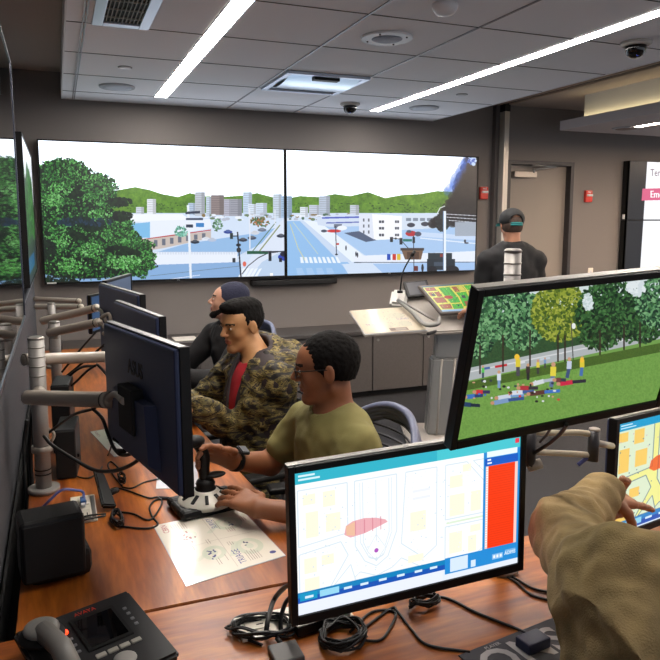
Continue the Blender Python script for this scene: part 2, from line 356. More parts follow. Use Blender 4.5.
# ------------------------------------------------------------------ picture of the simulated town
def frac(n, sc):
    g = RNG.random((n, n)).astype(np.float32)
    def f(x, y):
        X = (x*sc) % (n-1); Y = (y*sc) % (n-1); i = X.astype(int); j = Y.astype(int); u = X-i; v = Y-j
        return g[j, i]*(1-u)*(1-v)+g[j, i+1]*u*(1-v)+g[j+1, i]*(1-u)*v+g[j+1, i+1]*u*v
    return f
def noisy(c1, c2, s1, s2=None, n=64):
    f1 = frac(n, s1); f2 = frac(n, (s2 or s1*3))
    def f(x, y):
        t = (.6*f1(x, y)+.4*f2(x, y))[..., None]; return np.array(c1, np.float32)*(1-t)+np.array(c2, np.float32)*t
    return f
def town():
    c = Canvas(10, 125, 500, 300, 4, (246, 248, 252))
    hp = [(20, 196), (100, 195), (113, 191), (135, 187), (150, 190), (162, 194), (178, 197), (190, 193), (203, 196), (222, 197), (248, 195), (257, 193), (272, 197), (285, 199), (300, 196), (318, 197), (335, 194), (350, 196), (368, 192), (385, 198), (402, 195), (420, 194), (437, 191), (455, 192), (500, 190), (500, 222), (20, 222)]
    c.poly(hp, noisy((134, 178, 62), (74, 116, 34), .25, .9))
    for _ in range(260): x = random.uniform(110, 470); c.ell(x, random.uniform(203, 214), random.uniform(.4, 1.4), .5, (52, 92, 30))
    c.rect(10, 213, 500, 300, (214, 226, 244))
    # left screen: sheds, parking, towers
    def tower(x, y, w, h, col, sh=.86):
        c.rect(x, y, x+w, y+h, col); c.rect(x+w*.65, y, x+w, y+h, [v*sh for v in col])
        for i in range(1, int(h/1.8)): c.line([(x+.6, y+i*1.8), (x+w-.6, y+i*1.8)], .5, [v*.8 for v in col])
    for x, y, w, h, col in ((136, 207, 8, 8, (214, 220, 232)), (147, 199, 9, 16, (232, 236, 244)), (188, 203, 8, 12, (190, 206, 226)), (195, 192, 10, 24, (200, 206, 216)), (206, 197, 5, 20, (208, 220, 236)), (211, 195, 13, 20, (158, 146, 146)), (224, 199, 8, 17, (190, 190, 204)), (230, 199, 12, 17, (170, 172, 184)), (243, 192, 9, 22, (204, 220, 240)), (248, 204, 9, 12, (222, 232, 246)), (256, 203, 11, 13, (216, 228, 244)), (273, 194, 9, 24, (206, 218, 232)), (281, 196, 11, 22, (176, 200, 226)), (300, 207, 8, 10, (228, 234, 244)), (309, 205, 12, 12, (206, 214, 228)), (319, 196, 11, 20, (196, 206, 222)), (350, 205, 9, 10, (206, 214, 226))):
        tower(x, y, w, h, col)
    for _ in range(60): x = random.uniform(200, 350); c.ell(x, random.uniform(214, 220), random.uniform(1, 3), random.uniform(.6, 1.6), random.choice([(120, 140, 110), (190, 196, 210), (236, 240, 248), (150, 130, 90), (90, 120, 100)]))
    c.poly([(118, 214), (182, 214), (192, 221), (120, 222)], (240, 244, 250))
    c.poly([(130, 224), (147, 221), (210, 219), (212, 228), (150, 239), (128, 238)], (232, 238, 248))
    c.poly([(128, 224), (150, 222), (150, 238), (128, 237)], (140, 196, 232)); c.line([(140, 240), (168, 236), (211, 230)], 1, (190, 60, 60))
    c.poly([(140, 240), (211, 231), (211, 238), (164, 248), (140, 252)], (206, 196, 190))
    for k in range(8): x = 146+k*8; c.rect(x, 241-k*1.1, x+3.4, 248-k*1.4, (120, 126, 140))
    c.poly([(150, 254), (185, 244), (262, 232), (275, 228), (262, 243), (238, 256), (150, 262)], (160, 194, 230))
    c.poly([(10, 262), (150, 252), (238, 252), (236, 262), (150, 268), (10, 272)], (232, 238, 248))
    for k in range(70): x = 140+k*1.6; c.line([(x, 251.5), (x, 254.5)], .5, (200, 208, 224))
    c.poly([(10, 270), (150, 265), (240, 262), (242, 290), (10, 292)], (150, 184, 222)); c.line([(150, 276), (240, 266)], .5, (120, 140, 160)); c.line([(150, 282), (200, 275)], .6, (235, 240, 250))
    c.poly([(250, 258), (282, 220), (288, 220), (286, 290), (240, 290)], (222, 230, 244)); c.line([(258, 253), (280, 225)], 1.2, (150, 160, 120)); c.line([(252, 252), (276, 222)], .8, (90, 120, 80))
    c.poly([(262, 262), (284, 250), (286, 290), (240, 290)], (196, 214, 236))
    for k in range(5): c.poly([(243+k*4, 268+k*.3), (246+k*4, 268), (240+k*4, 279), (237+k*4, 279)], (236, 242, 250))
    for x, y, col in ((195, 242, (40, 52, 70)), (206, 239, (225, 230, 240)), (212, 240, (190, 200, 220)), (228, 232, (50, 80, 160)), (243, 240, (60, 66, 80)), (255, 233, (210, 215, 225)), (252, 238, (80, 90, 110)), (262, 230, (120, 130, 150)), (281, 236, (60, 70, 90))): c.ell(x, y, 4.4, 1.7, col); c.ell(x, y-1.2, 2.4, 1.1, [v*.7+60 for v in col])
    c.blobs(217, 225, 5, 6, 40, [(110, 150, 120), (140, 180, 150), (80, 120, 90)], 1.2); c.blobs(181, 232, 6, 6, 60, [(120, 190, 170), (160, 214, 200), (90, 150, 130)], 1.2); c.blobs(257, 221, 7, 4, 50, [(90, 120, 80), (150, 120, 70), (60, 90, 60)], 1)
    c.blobs(262, 223, 8, 4, 40, [(180, 120, 70), (90, 120, 80)], 1)
    # poles, signals on the left screen
    c.line([(188, 205), (191, 285)], 2.4, (232, 238, 246)); c.line([(185.5, 213), (200, 212)], 2.4, (54, 66, 88)); c.line([(186, 219), (203, 219)], 2, (70, 84, 108)); c.rect(196, 223, 204, 227, (60, 140, 200)); c.line([(186, 226), (193, 226)], 3, (54, 66, 88))
    c.line([(249.5, 208), (250, 250)], 1.2, (226, 232, 242)); c.line([(249.5, 215), (256, 215)], .8, (226, 232, 242)); c.line([(275, 210), (275, 228)], .8, (226, 232, 242))
    c.line([(237.5, 232), (241.5, 284)], 1.4, (36, 38, 52)); c.rect(230, 233, 233, 239, (40, 60, 60)); c.line([(231, 236), (238, 236)], .8, (40, 50, 60)); c.ell(238.5, 245, 2.4, 1.6, (30, 34, 44)); c.ell(238.8, 250, 2.2, 2.6, (30, 34, 44))
    c.line([(242, 274), (248, 266), (258, 258), (268, 253), (278, 252)], .8, (36, 38, 52)); c.rect(247, 251, 268, 254, (30, 100, 70)); c.line([(262, 251.5), (300, 251.5)], .8, (36, 40, 52))
    c.rect(268.5, 251, 271.5, 261, (28, 32, 44)); c.rect(296.5, 251, 299.5, 261, (28, 32, 44)); c.ell(287, 257, 9, 4, (44, 74, 178)); c.ell(286, 254, 6, 3, (20, 30, 60)); c.rect(279, 258, 282, 262, (20, 24, 40)); c.rect(292, 258, 295, 262, (20, 24, 40))
    c.ell(244.5, 264, 1.8, 2.6, (224, 120, 100)); c.rect(232.5, 258, 235.5, 262.5, (50, 56, 66)); c.rect(270, 273, 273, 277, (250, 250, 250))
    # right screen
    c.poly([(286, 221), (300, 221), (380, 290), (286, 290)], (160, 198, 236)); c.line([(290, 224), (298, 248), (306, 262)], .6, (226, 220, 150)); c.line([(293, 222), (318, 254)], .6, (210, 220, 200))
    c.poly([(303, 220), (320, 222), (372, 262), (352, 262)], (232, 240, 250)); c.poly([(300, 221), (304, 221), (352, 262), (340, 262)], (206, 220, 240))
    c.poly([(322, 224), (500, 222), (500, 252), (366, 256)], (178, 206, 238)); c.poly([(352, 256), (500, 250), (500, 262), (356, 264)], (232, 238, 248)); c.line([(354, 262.5), (500, 262)], .8, (96, 110, 130))
    c.poly([(340, 264), (500, 262), (500, 290), (372, 290)], (176, 204, 238)); c.poly([(342, 264), (372, 263), (386, 276), (350, 277)], (214, 226, 244))
    for k in range(9): c.poly([(300+k*4.4, 257), (302.4+k*4.4, 257), (304+k*4.6, 263), (300.8+k*4.6, 263)], (236, 243, 252))
    for k in range(4): c.poly([(296+k*10, 268), (302+k*10, 268), (306+k*10, 277), (298+k*10, 277)], (176, 206, 238))
    c.poly([(408, 231), (500, 238), (500, 242), (412, 236)], (206, 222, 244)); c.line([(420, 238), (500, 246)], 1.2, (226, 234, 248))
    c.poly([(344, 233), (360, 231), (378, 240), (366, 242)], (96, 110, 136)) 
    c.poly([(316, 217), (350, 214), (364, 216), (364, 226), (330, 227), (318, 225)], (214, 224, 240)); c.line([(322, 218), (362, 217)], 1.6, (90, 110, 200)); c.line([(326, 223), (362, 222)], 1.2, (100, 116, 190)); c.rect(334, 224, 342, 228, (120, 130, 150))
    c.ell(334, 231, 7, 1.6, (210, 70, 70)); c.ell(342, 228, 5, 2.4, (236, 240, 248)); c.ell(324, 231, 3, 1.4, (80, 90, 110))
    c.poly([(359, 214), (372, 214), (402, 216), (402, 239), (376, 240), (359, 231)], (244, 246, 250)); c.poly([(359, 214), (372, 214), (374, 239.5), (359, 231)], (224, 230, 242))
    for r in range(3):
        for x in (363, 368): c.rect(x, 219+r*6-.5, x+1.6, 221.5+r*6, (110, 116, 130))
        for x, w in ((379, 5), (395, 4)): c.rect(x, 220.5+r*6.6, x+w, 223+r*6.6, (70, 76, 92)); c.rect(x+w*.45, 220.5+r*6.6, x+w*.55, 223+r*6.6, (230, 234, 240))
    c.poly([(402, 216), (440, 214), (440, 228), (402, 230)], (216, 226, 240))
    for k in range(5): c.rect(406+k*7, 218, 411+k*7, 221, (140, 154, 170))
    for x, y in ((411, 225), (425, 224)): c.ell(x, y, 4, 2.2, (70, 76, 92))
    c.ell(411, 233.5, 5.5, 2.8, (190, 60, 70)); c.ell(418, 234, 3.4, 2.4, (96, 100, 120)); c.ell(409, 231.5, 2.6, 1.4, (90, 100, 120))
    # people, booth, bins, truck
    c.line([(335.5, 226), (336.5, 254)], .8, (60, 66, 84)); c.rect(336.5, 243, 339, 245, (200, 90, 80)); c.ell(336.5, 254.5, 1.4, .8, (50, 56, 70))
    for x, y in ((346, 248), (356, 254), (357.5, 255)): c.ell(x, y, .7, 2.6, (56, 60, 76))
    c.poly([(401, 249), (423.5, 249), (421, 259.5), (405, 259.5)], (130, 104, 84)); c.rect(400.5, 248, 424, 250.4, (84, 72, 66)); c.rect(407, 252, 419, 259, (96, 70, 54))
    for x, col in ((387, (40, 90, 190)), (392.5, (206, 66, 48)), (397, (222, 196, 60))): c.rect(x, 254, x+3.6, 260, col)
    c.line([(395, 238), (396.5, 239)], 2, (40, 60, 60)); c.rect(390, 237, 393, 242, (34, 40, 52)); c.rect(399.5, 238, 402.5, 244.5, (34, 40, 52)); c.line([(391, 238), (400, 239), (408, 248)], .7, (50, 60, 72)); c.rect(403, 239, 412, 241.5, (50, 130, 120)); c.rect(412.5, 237, 415, 243, (34, 40, 52)); c.line([(413.5, 236), (414, 276)], .8, (50, 56, 70))
    c.rect(414, 266, 418, 271, (120, 60, 60)); c.ell(422.5, 268, 1.2, 4, (36, 40, 52)); c.rect(428, 253, 452, 260, (46, 62, 72)); c.rect(427, 259, 455, 270, (40, 54, 66)); c.ell(432, 270, 5, 4, (24, 28, 38)); c.ell(452, 270, 7, 4.5, (24, 28, 38)); c.rect(434, 262, 446, 266, (80, 96, 112)); c.rect(440, 254, 443, 257, (150, 70, 60))
    c.ell(465, 241, 1, 1.6, (50, 56, 70)); c.ell(466.5, 243, 2.2, .8, (90, 90, 110))
    # smoke
    for _ in range(1100):
        t = random.random(); y = 150+t*76; xl = 473-t*34 if t < .7 else 449-(t-.7)*60; x = random.uniform(xl, 500); c.ell(x, y, random.uniform(2, 6), random.uniform(2, 5), random.choice([(20, 20, 26), (28, 27, 32), (40, 36, 38)]), .55)
    [c.ell(468-k*.35+random.uniform(-3, 3), 158+k*.6, 3, 4, (70, 120, 220), .12) for k in range(60)]
    c.blobs(472, 160, 3, 5, 20, [(200, 220, 246), (90, 120, 200)], 2)
    for k in range(3): c.line([(445, 214+k*3), (480, 216+k*3.4)], .6, (220, 228, 240))
    c.rect(455, 222, 480, 236, (180, 190, 204)); 
    for k in range(12): c.line([(456+k*2, 222), (456+k*2, 236)], .5, (140, 150, 160))
    c.blobs(442, 222, 6, 9, 120, [(34, 48, 54), (46, 66, 66), (26, 32, 40)], 1.6)
    c.line([(444.5, 211), (444.5, 274)], 3, (236, 242, 250)); c.line([(443.4, 211), (443.4, 274)], .6, (130, 160, 200)); c.line([(437, 214), (440, 208), (445, 206)], .8, (226, 232, 240))
    # tree on the left
    greens = [(26, 62, 26), (40, 92, 40), (62, 128, 56), (88, 158, 78), (18, 40, 22), (120, 186, 110), (14, 28, 20), (50, 110, 60)]
    dark = [(10, 26, 16), (16, 40, 22), (24, 56, 28)]
    shape = [(62, 182, 34, 24), (60, 205, 44, 30), (70, 225, 56, 30), (75, 245, 62, 28), (85, 262, 62, 18), (98, 190, 15, 14), (108, 200, 8, 8), (118, 232, 16, 12), (130, 252, 22, 12), (135, 262, 16, 14)]
    for x, y, rx, ry in shape: c.ell(x, y, rx*.93, ry*.93, dark[0])
    for x, y, rx, ry in shape: c.blobs(x, y, rx, ry, 700, greens, 1.3, .8)
    c.blobs(66, 172, 24, 14, 400, greens, 1.2)
    for _ in range(46):
        a_ = random.choice(shape); th = random.uniform(-1.7, 1.2); c.blobs(a_[0]+math.cos(th)*a_[2]*1.0, a_[1]+math.sin(th)*a_[3]*1.0, random.uniform(3, 8), random.uniform(2, 5), 60, greens, 1.1, .8)
    for _ in range(9): x = random.uniform(50, 130); y = random.uniform(190, 262); c.blobs(x, y, 12, 4, 60, dark, 2.2)
    for x, y in ((60, 190), (90, 250), (118, 262), (70, 265), (52, 200), (100, 215), (130, 262), (60, 240)): c.blobs(x, y, 12, 7, 130, [(110, 178, 96), (150, 206, 140), (84, 158, 74), (60, 120, 56)], .9)
    c.blobs(85, 222, 28, 4, 120, [(26, 52, 70), (34, 66, 92), (20, 44, 44)], 1.6)
    c.blobs(44, 250, 12, 12, 200, [(16, 30, 22), (30, 50, 34)], 1.6); c.rect(20, 281, 80, 292, (40, 50, 40)); c.blobs(60, 280, 20, 4, 80, dark, 1.6)
    return c
TOWN = town()
_w = (TOWN.a.min(2, keepdims=True) > 239) & (np.arange(TOWN.h)[:, None, None] < (203-125)*4); TOWN.a = np.where(_w, np.array((232, 241, 255), np.float32), 255*(TOWN.a/255)**1.25*.71).astype(np.float32)
def wall_tv(name, x0, x1, z0, z1, y, label, img, strength, group=None):
    t = thing(name, label, 'television', ((x0+x1)/2, y+.06, z0), group=group)
    b = .011; w = MB()
    for c0, c1 in (((x0, z0), (x0+b, z1)), ((x1-b, z0), (x1, z1)), ((x0+b, z0), (x1-b, z0+b*1.4)), ((x0+b, z1-b), (x1-b, z1))): bx(w, (c0[0], y, c0[1]), (c1[0], y+.05, c1[1]))
    w.build('bezel', blackp, t)
    B((x0+b, y+.006, z0+b), (x1-b, y+.075, z1-b)).build('casing', blackm, t)
    q = [(x0+b, y+.003, z1-b), (x1-b, y+.003, z1-b), (x1-b, y+.003, z0+b*1.4), (x0+b, y+.003, z0+b*1.4)]
    quad('screen', q, screen_mat(name+' screen', quad_image(name, img, q, 1000, 560), strength), t)
    return t
a = wall_tv('television', -.110, 1.913, 1.095, 2.234, 5.92, 'left one of the two giant wall televisions, showing a big tree and a street', TOWN, 2.1, 'wall televisions')
MB().text('LG', .02, Matrix.Translation((.95, 5.918, 1.1015)) @ Matrix.Rotation(PI/2, 4, 'X')).build('logo', whitem, a)
B((-.09, 5.917, 1.10), (-.02, 5.9195, 1.112)).build('label_strip', mat('sticker', (210, 210, 205), .6), a)
b_ = wall_tv('television', 1.919, 3.935, 1.093, 2.234, 5.92, 'right one of the two giant wall televisions, showing a road and black smoke', TOWN, 2.1, 'wall televisions')
MB().text('LG', .02, Matrix.Translation((2.96, 5.918, 1.1015)) @ Matrix.Rotation(PI/2, 4, 'X')).build('logo', whitem, b_)
t = thing('sound_bar', 'slim black sound bar on the wall under the two giant televisions', 'speaker', (2.0, 5.95, 1.0))
B((1.60, 5.92, 1.02), (2.42, 5.998, 1.072), .008).build('body', blackp, t); B((1.64, 5.915, 1.028), (2.38, 5.921, 1.064)).build('grille', mat('cloth grille', (24, 24, 26), .9, bump=.5), t)
# side televisions on the left wall
def side_tv(y0, y1, z0, z1, x, label, lit):
    t = thing('side_television', label, 'television', (x-.05, (y0+y1)/2, z0)); b = .012; w = MB()
    for c0, c1 in (((y0, z0), (y0+b, z1)), ((y1-b, z0), (y1, z1)), ((y0+b, z0), (y1-b, z0+b)), ((y0+b, z1-b), (y1-b, z1))): bx(w, (x-.045, c0[0], c0[1]), (x, c1[0], c1[1]), .002)
    w.build('bezel', mat('brushed bezel', (70, 74, 86), .3, metal=.7) if not lit else blackp, t)
    B((x-.075, y0+b, z0+b), (x-.006, y1-b, z1-b)).build('casing', blackm, t)
    B((-.259, (y0+y1)/2-.15, (z0+z1)/2-.15), (x-.07, (y0+y1)/2+.15, (z0+z1)/2+.15)).build('wall_bracket', darkm, t)
    q = [(x-.003, y0+b, z1-b), (x-.003, y1-b, z1-b), (x-.003, y1-b, z0+b), (x-.003, y0+b, z0+b)]
    quad('screen', q, gloss if not lit else lit, t)
c = Canvas(0, 0, 160, 90, 5, (240, 244, 252))
gr = [(26, 62, 26), (40, 92, 40), (62, 128, 56), (88, 158, 78), (18, 40, 22), (14, 28, 20)]
c.ell(80, 62, 90, 48, (14, 30, 18))
for k in range(16): c.blobs(random.uniform(0, 160), random.uniform(26, 66), 26, 14, 220, gr, 2.4)
c.rect(0, 66, 160, 90, (40, 44, 50)); c.blobs(80, 70, 80, 8, 200, [(60, 66, 72), (30, 40, 36)], 2.5); c.rect(0, 74, 110, 84, (30, 84, 130))
side_tv(1.25, 2.95, 1.22, 2.20, -.13, 'large switched-off glossy television on the left wall, cut by the left edge', None)
side_tv(4.15, 5.75, 1.23, 2.08, -.15, 'television on the left wall seen edge-on beside the giant left television', screen_mat('side screen', image('side screen', c.a), .9))
# video wall at the right
def vw(z0, z1, label, top):
    t = thing('display_panel', label, 'display', (6.5, 5.9, z0), group='stacked display panels on the right wall'); x0, x1, y = 5.865, 7.1, 5.9
    w = MB(); bx(w, (x0, y+.004, z0), (x1, y+.09, z1)); w.build('casing', blackm, t)
    w = MB()
    for c0, c1 in (((x0, z0), (x0+.008, z1)), ((x1-.008, z0), (x1, z1)), ((x0+.008, z0), (x1-.008, z0+.005)), ((x0+.008, z1-.005), (x1-.008, z1))): bx(w, (c0[0], y, c0[1]), (c1[0], y+.03, c1[1]))
    w.build('bezel', blackp, t)
    c = Canvas(610, 150, 760, 300, 8, (14, 14, 17))
    P0 = proj((6.125, 5.903, 2.3)); P1 = proj((6.10, 5.903, .9)); c.poly([(P0[0], P0[1]-10), (760, P0[1]-10), (760, 320), (P1[0], P1[1])], (246, 248, 252))
    if top:
        c.text('Terrain', 660.5, 173, 10.2, (110, 84, 96), (.66, .01), (0, -1)); c.poly([(642.5, 188.7), (690, 187.5), (690, 199.4), (641.6, 200.6)], (214, 92, 130)); c.text('Emerge', 661, 194.6, 10, (255, 255, 255), (.72, .005), (0, -1)); c.text('Emerge', 661.4, 194.6, 10, (255, 255, 255), (.72, .005), (0, -1))
    q = [(x0+.008, y+.002, z1-.005), (x1-.008, y+.002, z1-.005), (x1-.008, y+.002, z0+.005), (x0+.008, y+.002, z0+.005)]
    quad('screen', q, screen_mat('panel screen', quad_image('panel', c, q, 800, 420), 1.0), t)
    B((x0-.02, 5.93, z0+.01), (x0, 5.95, z0+.06)).build('latch', whitem, t)
vw(1.612, 2.255, 'upper of the two stacked white display panels at the right edge', True)
vw(.965, 1.608, 'lower of the two stacked white display panels at the right edge', False)
# fire alarms, wall plate
red = mat('alarm red', (196, 44, 26), .4)
def alarm(x, z, label):
    t = thing('fire_alarm', label, 'fire alarm', (x, 5.97, z-.06), group='red fire alarms')
    B((x-.045, 5.965, z-.062), (x+.045, 6, z+.062), .006).build('housing', red, t)
    B((x-.035, 5.945, z+.0), (x+.035, 5.966, z+.022), .005).build('strobe', whitem, t)
    MB().text('FIRE', .026, Matrix.Translation((x, 5.963, z+.042)) @ Matrix.Rotation(PI/2, 4, 'X')).build('lettering', whitem, t)
alarm(4.045, 1.88, 'red fire alarm between the right giant television and the metal post'); alarm(5.385, 1.865, 'red fire alarm on the wall between the door and the display panels')
t = thing('wall_switch', 'white wall switch plate low on the wall between the door and the display panels', 'switch', (5.478, 5.99, .97))
B((5.445, 5.99, .975), (5.51, 6, 1.085), .003).build('plate', mat('plate white', (240, 228, 214), .4), t); B((5.465, 5.985, 1.0), (5.49, 5.991, 1.06), .002).build('rocker', whitem, t)
# low cabinets under the televisions
cabm = mat('cabinet laminate', (92, 87, 85), .5, var=.1, scale=60); topm = mat('counter laminate', (70, 66, 65), .45)
B((0, 5.52, .588), (4.12, 5.985, .622), .003).build('countertop', topm, label='long dark grey countertop running under the giant televisions', cat='countertop')
cxs = [.006+.522*k for k in range(8)]
names = ['first', 'second', 'third', 'fourth', 'fifth', 'sixth', 'seventh', 'eighth']
for k, x in enumerate(cxs):
    t = thing('low_cabinet', 'grey low cabinet under the far countertop, %s from the left end' % names[k], 'cabinet', (x+.26, 5.76, 0), group='low cabinets under the countertop')
    B((x, 5.565, .06), (x+.518, 5.98, .588)).build('body', cabm, t); B((x+.002, 5.62, 0), (x+.516, 5.97, .06)).build('plinth', blackm, t)
    dd = B((x+.003, 5.548, .062), (x+.515, 5.564, .58), .002).build('door', cabm, t)
    MB().cyl((x+.05, 5.545, .53), .012, .008, axis='Y').build('lock', alum, dd)
B((.86, 5.60, .623), (1.05, 5.80, .628)).build('booklet', mat('paper', (222, 216, 206), .7), label='white booklet lying on the far countertop left of the black-hooded man', cat='booklet')
B((1.07, 5.62, .623), (1.17, 5.78, .630)).build('notepad', mat('tan card', (190, 168, 140), .7), label='small tan notepad lying on the far countertop beside the white booklet', cat='notepad')
# ================================================================== DESKS
wy = wood('walnut laminate side', (5.5, .7, 1)); wx = wood('walnut laminate front', (.7, 5.5, 1)); edge = mat('dark edge band', (58, 34, 22), .5)
t = thing('side_desk', 'long walnut desk running away along the left wall to the three seated men', 'desk', (.2, 3.2, 0))
MB().prism([(-.12, 1.478), (.60, 1.478), (.566, 2.0), (.515, 2.8), (.385, 4.9), (-.12, 4.9)], .715, .74, .002).build('desktop', wy, t)
for y in (1.55, 3.2, 4.8): B((-.08, y, 0), (.30, y+.03, .715)).build('leg', darkm, t)
t = thing('front_desk', 'walnut desk in the foreground under the large map monitor', 'desk', (1, 1.2, 0))
MB().prism([(-.165, .93), (2.4, .93), (2.4, 1.47), (-.165, 1.47)], .715, .74, .002).build('desktop', wx, t)
for x in (-.12, 1.2, 2.34): B((x, .98, 0), (x+.03, 1.4, .715)).build('leg', darkm, t)
t = thing('desk_partition', 'grey fabric partition panel behind the desks at the left edge', 'partition', (-.19, 3, 0))
B((-.205, .3, .05), (-.175, 5.6, 1.17), .004).build('panel', fabricp, t); B((-.21, .3, 1.17), (-.17, 5.6, 1.185), .003).build('top_rail', mat('rail', (90, 92, 100), .4, metal=.6), t)
t = thing('cable_tray', 'black cable tray running between desk edge and grey partition', 'tray', (-.145, 3, .6))
w = MB(); bx(w, (-.165, 1.5, .58), (-.125, 4.8, .60)); bx(w, (-.168, 1.5, .60), (-.160, 4.8, .70)); w.build('tray', blackm, t)
for y in (1.7, 4.6): B((-.174, y, .60), (-.168, y+.05, .66)).build('bracket', blackm, t)
# ================================================================== MONITORS
def rotm(az, tilt, roll): return Matrix.Rotation(az, 3, 'Z') @ Matrix.Rotation(tilt, 3, 'X') @ Matrix.Rotation(roll, 3, 'Y')
silver = mat('silver edge', (150, 146, 140), .35, metal=.7)
backm = mat('black back painted sheen', (54, 64, 96), .38, metal=.2)  # blue sheen of the screens is put into this black shell's colour
def monitor(label, pos, deg, w=.55, h=.33, scr=None, group=None, logo=None, bz=.014, top=silver):
    R = rotm(*[math.radians(a) for a in deg]); M = Matrix.Translation(Vector(pos)) @ R.to_4x4()
    t = thing('computer_monitor', label, 'monitor', mw=M, group=group)
    m = MB()
    for c0, c1 in (((-w/2, -h/2), (-w/2+bz, h/2)), ((w/2-bz, -h/2), (w/2, h/2)), ((-w/2+bz, h/2-bz), (w/2-bz, h/2)), ((-w/2+bz, -h/2), (w/2-bz, -h/2+bz*1.35))): bx(m, (c0[0], -.004, c0[1]), (c1[0], .02, c1[1]), .0015)
    m.build('bezel', blackp, t, local=True)
    m = MB(); bx(m, (-w/2+.001, .004, h/2-.002), (w/2-.001, .021, h/2+.0015)); m.build('top_edge', top, t, local=True)
    m = MB(); bx(m, (-w/2+.004, .012, -h/2+.004), (w/2-.004, .030, h/2-.004), .006)
    v = [(-w*.30, -h*.42), (w*.30, -h*.42), (w*.26, h*.04), (-w*.26, h*.04)]; t2 = bmesh.new(); a = [t2.verts.new((x, .029, z)) for x, z in v]; b2 = [t2.verts.new((x*.85, .052, z*.9-.0)) for x, z in v]
    t2.faces.new(b2[::-1])
    for i in range(4): t2.faces.new((a[i], a[(i+1) % 4], b2[(i+1) % 4], b2[i]))
    bmesh.ops.recalc_face_normals(t2, faces=t2.faces); m._add(t2)
    m.build('back_shell', backm, t, local=True)
    m = MB(); bx(m, (-.055, .03, -.075), (.055, .060, .035), .003); m.build('mounting_plate', blackm, t, local=True)
    q = [(-w/2+bz, .001, h/2-bz), (w/2-bz, .001, h/2-bz), (w/2-bz, .001, -h/2+bz*1.35), (-w/2+bz, .001, -h/2+bz*1.35)]
    if scr is not None:
        im = scr if isinstance(scr, bpy.types.Image) else quad_image(label[:20], scr[0], [M @ Vector(p) for p in q], 960, 540)
        quad('screen', q, screen_mat(label[:24], im, scr[1] if isinstance(scr, tuple) else .8), t, local=True)
    else: quad('screen', q, gloss, t, local=True)
    if logo: MB().text(logo[0], logo[1], Matrix.Translation((logo[2], .0305, logo[3])) @ Matrix.Rotation(PI, 4, 'Z') @ Matrix.Rotation(PI/2, 4, 'X'), .0006, .0012).build('logo', mat('logo dark', (8, 9, 12), .5), t, local=True)
    return t, M
# ---- drawing of the large map screen (photo frame coordinates)
def mapscreen(dx, dy, sc, hx, hy, strong, ox=0, wide=1.):
    """town map; each point given for the big monitor, then shifted and scaled"""
    c = Canvas(280, 420, 540, 640, 5, (246, 250, 252)) if strong == 0 else Canvas(595, 330, 760, 560, 6, (250, 240, 176))
    return c
def bilin(TL, TR, BR, BL):
    """map (s,t) in 0..1 of a screen to photo coordinates with perspective"""
    A = []; b = []
    for (s, t), (x, y) in (((0, 0), TL), ((1, 0), TR), ((1, 1), BR), ((0, 1), BL)):
        A += [[s, t, 1, 0, 0, 0, -s*x, -t*x], [0, 0, 0, s, t, 1, -s*y, -t*y]]; b += [x, y]
    h = np.linalg.solve(np.array(A, float), np.array(b, float))
    return lambda s, t: ((h[0]*s+h[1]*t+h[2])/(h[6]*s+h[7]*t+1), (h[3]*s+h[4]*t+h[5])/(h[6]*s+h[7]*t+1))
